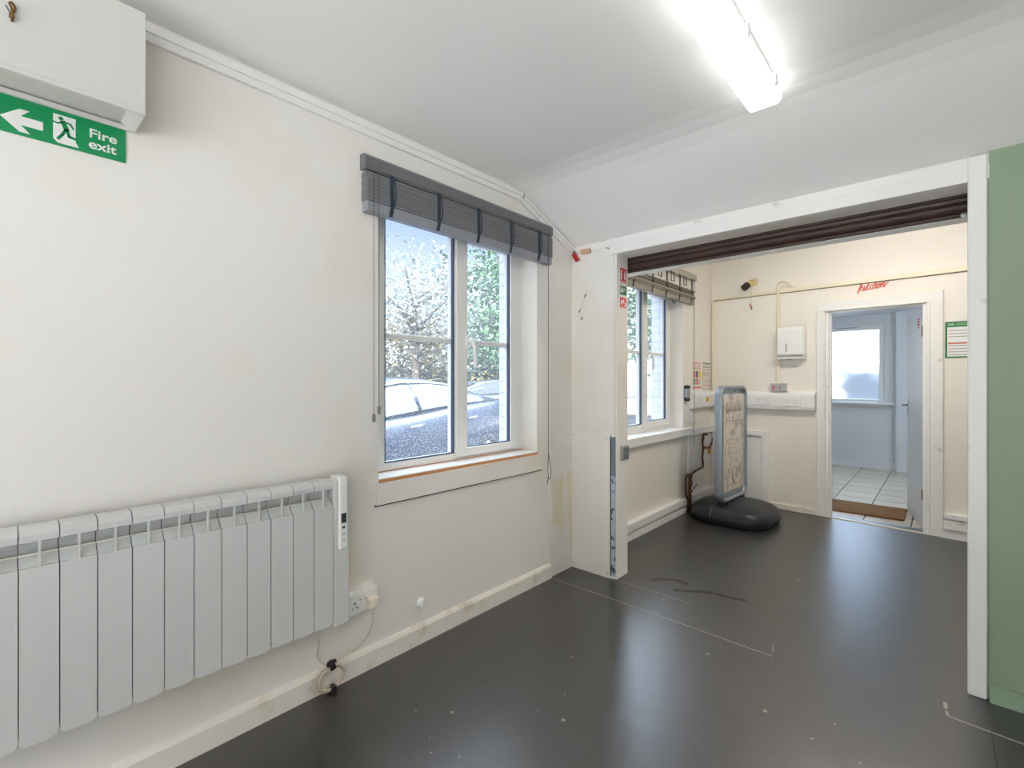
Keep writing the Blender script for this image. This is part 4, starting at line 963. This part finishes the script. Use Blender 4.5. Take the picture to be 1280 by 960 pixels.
# near car: handle at local x=.50 -> (-1.98, 2.86); direction of tail (-.358,.934)
dirv = Vector((-.358, .934)); ca = math.atan2(dirv.y, dirv.x)
def carm(px, py, lx, side, ang, sc=1.):
    R_ = Matrix.Rotation(ang, 4, 'Z') @ Matrix.Diagonal((sc, sc, 1, 1))
    off = R_ @ Vector((lx, side, 0))
    return Matrix.Translation((px-off.x, py-off.y, GZ)) @ R_
car('car', 'dark blue saloon parked close outside the near window', carm(-1.98, 2.86, .50, -.95, ca, 1.12), M['carnavy'])
car('car', 'grey saloon parked further off behind the dark blue one', carm(-6.4, 9.2, 1.0, -.9, math.radians(70)), M['cargrey'])
car('car', 'white saloon facing the far window from across the car park', carm(-2.9, 8.9, -2.25, 0, math.radians(98)), M['carwhite'])

def tree(label, x, y, h, r, n, mleaf, seed, trunk=.16, lowest=.28, leaf=.14, sx=1.):
    rn = random.Random(seed)
    t = thing('tree', label, 'tree', (x, y, GZ), 'trees beyond the car park')
    mb = MB()
    mb.tube([(x, y, GZ), (x+.1, y, h*.3), (x-.05, y+.1, h*.6), (x, y, h*.9)], [trunk, trunk*.75, trunk*.45, .02], 8)
    tips = []
    for k in range(16):
        a = rn.uniform(0, 2*PI); z0 = h*rn.uniform(lowest, .75); el = rn.uniform(.2, .9); l = r*rn.uniform(.6, 1.05)
        p1 = Vector((x+math.cos(a)*l*.5*sx, y+math.sin(a)*l*.5, z0+l*.4*el)); p2 = Vector((x+math.cos(a)*l*sx, y+math.sin(a)*l, z0+l*.75*el))
        mb.tube([(x, y, z0), p1, p2], [trunk*.35, trunk*.2, .012], 5); tips += [p1, p2, (p1+p2)/2]
    mb.build('trunk', M['bark'], t)
    fm = MB()
    cl = tips+[Vector((x+rn.gauss(0, r*.45)*sx, y+rn.gauss(0, r*.45), h*rn.uniform(lowest+.1, 1.))) for _ in range(26)]
    for i in range(n):
        c = rn.choice(cl); p = c+Vector((rn.gauss(0, .36*r*.5), rn.gauss(0, .36*r*.5), rn.gauss(0, .30*r*.5)))
        if p.z < h*.16: continue
        u = Vector((rn.uniform(-1, 1), rn.uniform(-1, 1), rn.uniform(-.6, .6))).normalized(); v = u.cross(Vector((rn.uniform(-1, 1), rn.uniform(-1, 1), 1))).normalized()
        s_ = leaf*rn.uniform(.6, 1.3)
        fm._f([fm._v(p-u*s_), fm._v(p-v*s_*.5), fm._v(p+u*s_), fm._v(p+v*s_*.5)])
    fm.build('foliage', mleaf, t)
    return t
tree('sparse pale tree in the left pane with autumn leaves below', -9.4, 8.2, 4.9, 2.2, 5200, M['leafp'], 1, leaf=.06)
tree('low yellowing tree in front of the sparse pale tree', -10.2, 9.3, 3.1, 1.5, 5200, M['leafa'], 2, leaf=.065, lowest=.2)
tree('low yellow-green tree at the left edge of the near window', -10.5, 6.6, 3.3, 2.0, 5200, M['leafa'], 3, leaf=.07, lowest=.2)
tree('tall dense green tree in the right pane of the near window', -8.6, 11.4, 6.3, 2.3, 12000, M['leafg'], 4, leaf=.085, lowest=.18)
tree('tall green tree behind the right pane tree', -11.5, 14.6, 7.0, 2.8, 5000, M['leafd'], 5, leaf=.14, lowest=.15)
tree('green tree seen left in the far window', -9.0, 18.0, 6.6, 3.0, 4200, M['leafg'], 6, leaf=.15, lowest=.2)
tree('slender green tree seen right in the far window', -5.6, 19.5, 6.2, 2.2, 3600, M['leafd'], 7, leaf=.15, lowest=.2)
# hedge, house, fence
def hedge(name, label, x0, x1, y0, y1, h, n, m, seed):
    rn = random.Random(seed); mb = MB(); mb.box(x0+.15, x1-.15, y0+.15, y1-.15, GZ, h-.15)
    for i in range(n):
        p = Vector((rn.uniform(x0, x1), rn.uniform(y0, y1), rn.uniform(GZ, h)))
        u = Vector((rn.uniform(-1, 1), rn.uniform(-1, 1), rn.uniform(-1, 1))).normalized(); v = u.cross(Vector((rn.uniform(-1, 1), .3, 1))).normalized(); s_ = .11*rn.uniform(.6, 1.3)
        mb._f([mb._v(p-u*s_), mb._v(p-v*s_*.5), mb._v(p+u*s_), mb._v(p+v*s_*.5)])
    o = mb.build(name, m); return tag(o, label, 'hedge')
hedge('hedge', 'dark hedge along the far side of the car park', -13.4, -12.4, 3, 22, 1.75, 5200, M['hedge'], 11)
hedge('hedge', 'dark blurred bush outside the frosted kitchen window', .55, 1.75, 9.6, 10.5, 1.42, 1600, mat('bush_leaf', srgb(34, 50, 84), .7, var=.3, vscale=2), 12)
t = thing('house', 'pale house with slate roof beyond the trees', 'house', (-16, 11, GZ))
MB().box(-18, -14.5, 8.6, 13.0, GZ, 1.9).build('house_wall', M['render'], t)
MB().prism([(-18.3, 8.3, 1.85), (-14.2, 8.3, 1.85), (-16.2, 8.3, 2.9)], (0, 5.0, 0)).build('house_roof', M['slate'], t)
for y in (9.5, 11.8): MB().box(-14.52, -14.46, y-.4, y+.4, .7, 1.5).build('house_window', M['carglass'], t)
t = thing('fence', 'grey timber fence beside the hedge', 'fence', (-11.8, 12, GZ))
mb = MB()
for k in range(90): mb.box(-11.83, -11.80, 3+k*.2, 3.185+k*.2, GZ, 1.25+.012*(k % 3))
mb.build('boards', M['fence'], t)

# ------------------------------------------------------------------ light from the sky
wd = bpy.data.worlds.new('overcast_sky'); scene.world = wd; wd.use_nodes = True; nt = wd.node_tree
bg = nt.nodes['Background']; tc = nt.nodes.new('ShaderNodeTexCoord'); sp = nt.nodes.new('ShaderNodeSeparateXYZ')
nt.links.new(tc.outputs['Generated'], sp.inputs[0])
cr = nt.nodes.new('ShaderNodeValToRGB'); e = cr.color_ramp.elements
e[0].position = 0.; e[0].color = (.66, .70, .76, 1); e[1].position = 1.; e[1].color = (.78, .90, 1.02, 1)
for p, c in ((.10, (.66, .70, .76, 1)), (.19, (.54, .62, .74, 1)), (.30, (.37, .48, .71, 1)), (.5, (.70, .84, 1, 1))):
    q = e.new(p); q.color = c
nt.links.new(sp.outputs['Z'], cr.inputs[0]); nt.links.new(cr.outputs[0], bg.inputs['Color'])
mr = nt.nodes.new('ShaderNodeMapRange'); mr.inputs['From Min'].default_value = .33; mr.inputs['From Max'].default_value = .55; mr.inputs['To Min'].default_value = 1.2; mr.inputs['To Max'].default_value = 4.2
nt.links.new(sp.outputs['Z'], mr.inputs['Value'])
dp = nt.nodes.new('ShaderNodeVectorMath'); dp.operation = 'DOT_PRODUCT'; dp.inputs[1].default_value = (.75, -.66, .1)
nt.links.new(tc.outputs['Generated'], dp.inputs[0])
m4 = nt.nodes.new('ShaderNodeMapRange'); m4.interpolation_type = 'SMOOTHSTEP'
m4.inputs['From Min'].default_value = .0; m4.inputs['From Max'].default_value = .75; m4.inputs['To Min'].default_value = 1.; m4.inputs['To Max'].default_value = .9
nt.links.new(dp.outputs['Value'], m4.inputs['Value'])
mm = nt.nodes.new('ShaderNodeMath'); mm.operation = 'MULTIPLY'; nt.links.new(mr.outputs[0], mm.inputs[0]); nt.links.new(m4.outputs[0], mm.inputs[1])
dn = nt.nodes.new('ShaderNodeVectorMath'); dn.operation = 'DOT_PRODUCT'; dn.inputs[1].default_value = (-.10, .90, .42)
nt.links.new(tc.outputs['Generated'], dn.inputs[0])
m6 = nt.nodes.new('ShaderNodeMapRange'); m6.interpolation_type = 'SMOOTHSTEP'
m6.inputs['From Min'].default_value = .80; m6.inputs['From Max'].default_value = .95; m6.inputs['To Min'].default_value = 1.; m6.inputs['To Max'].default_value = 4.6
nt.links.new(dn.outputs['Value'], m6.inputs['Value'])
m7 = nt.nodes.new('ShaderNodeMath'); m7.operation = 'MULTIPLY'; nt.links.new(mm.outputs[0], m7.inputs[0]); nt.links.new(m6.outputs[0], m7.inputs[1])
nt.links.new(m7.outputs[0], bg.inputs['Strength'])
m5 = nt.nodes.new('ShaderNodeMapRange'); m5.inputs['From Min'].default_value = .0; m5.inputs['From Max'].default_value = .5
nt.links.new(dp.outputs['Value'], m5.inputs['Value'])
cx = nt.nodes.new('ShaderNodeMix'); cx.data_type = 'RGBA'; cx.inputs[7].default_value = (1, .965, .92, 1)
nt.links.new(m5.outputs[0], cx.inputs[0]); nt.links.new(cr.outputs[0], cx.inputs[6]); nt.links.new(cx.outputs[2], bg.inputs['Color'])
sl = bpy.data.lights.new('sun', 'SUN'); sl.energy = 12.; sl.angle = math.radians(25); sl.color = (1, .98, .95)
so_ = bpy.data.objects.new('sun', sl); COL.objects.link(so_); so_.rotation_euler = Vector((-.40, .60, -.70)).to_track_quat('-Z', 'Y').to_euler()

# ------------------------------------------------------------------ camera
cam = bpy.data.cameras.new('camera'); cam.sensor_width = 36; cam.lens = 595/1280*36; cam.shift_y = -4/1280; cam.clip_start = .02
co = bpy.data.objects.new('camera', cam); COL.objects.link(co)
co.location = (1.86, 0, 1.25); co.rotation_euler = (PI/2, 0, math.atan(540/595))
scene.camera = co
scene.view_settings.view_transform = 'Standard'; scene.view_settings.look = 'None'; scene.view_settings.gamma = 1; scene.view_settings.use_curve_mapping = False
scene.view_settings.exposure = .42
cy = scene.cycles
cy.use_denoising = True; cy.max_bounces = 12; cy.diffuse_bounces = 6; cy.glossy_bounces = 5; cy.transparent_max_bounces = 16; cy.transmission_bounces = 8; cy.sample_clamp_indirect = 6; cy.blur_glossy = .5
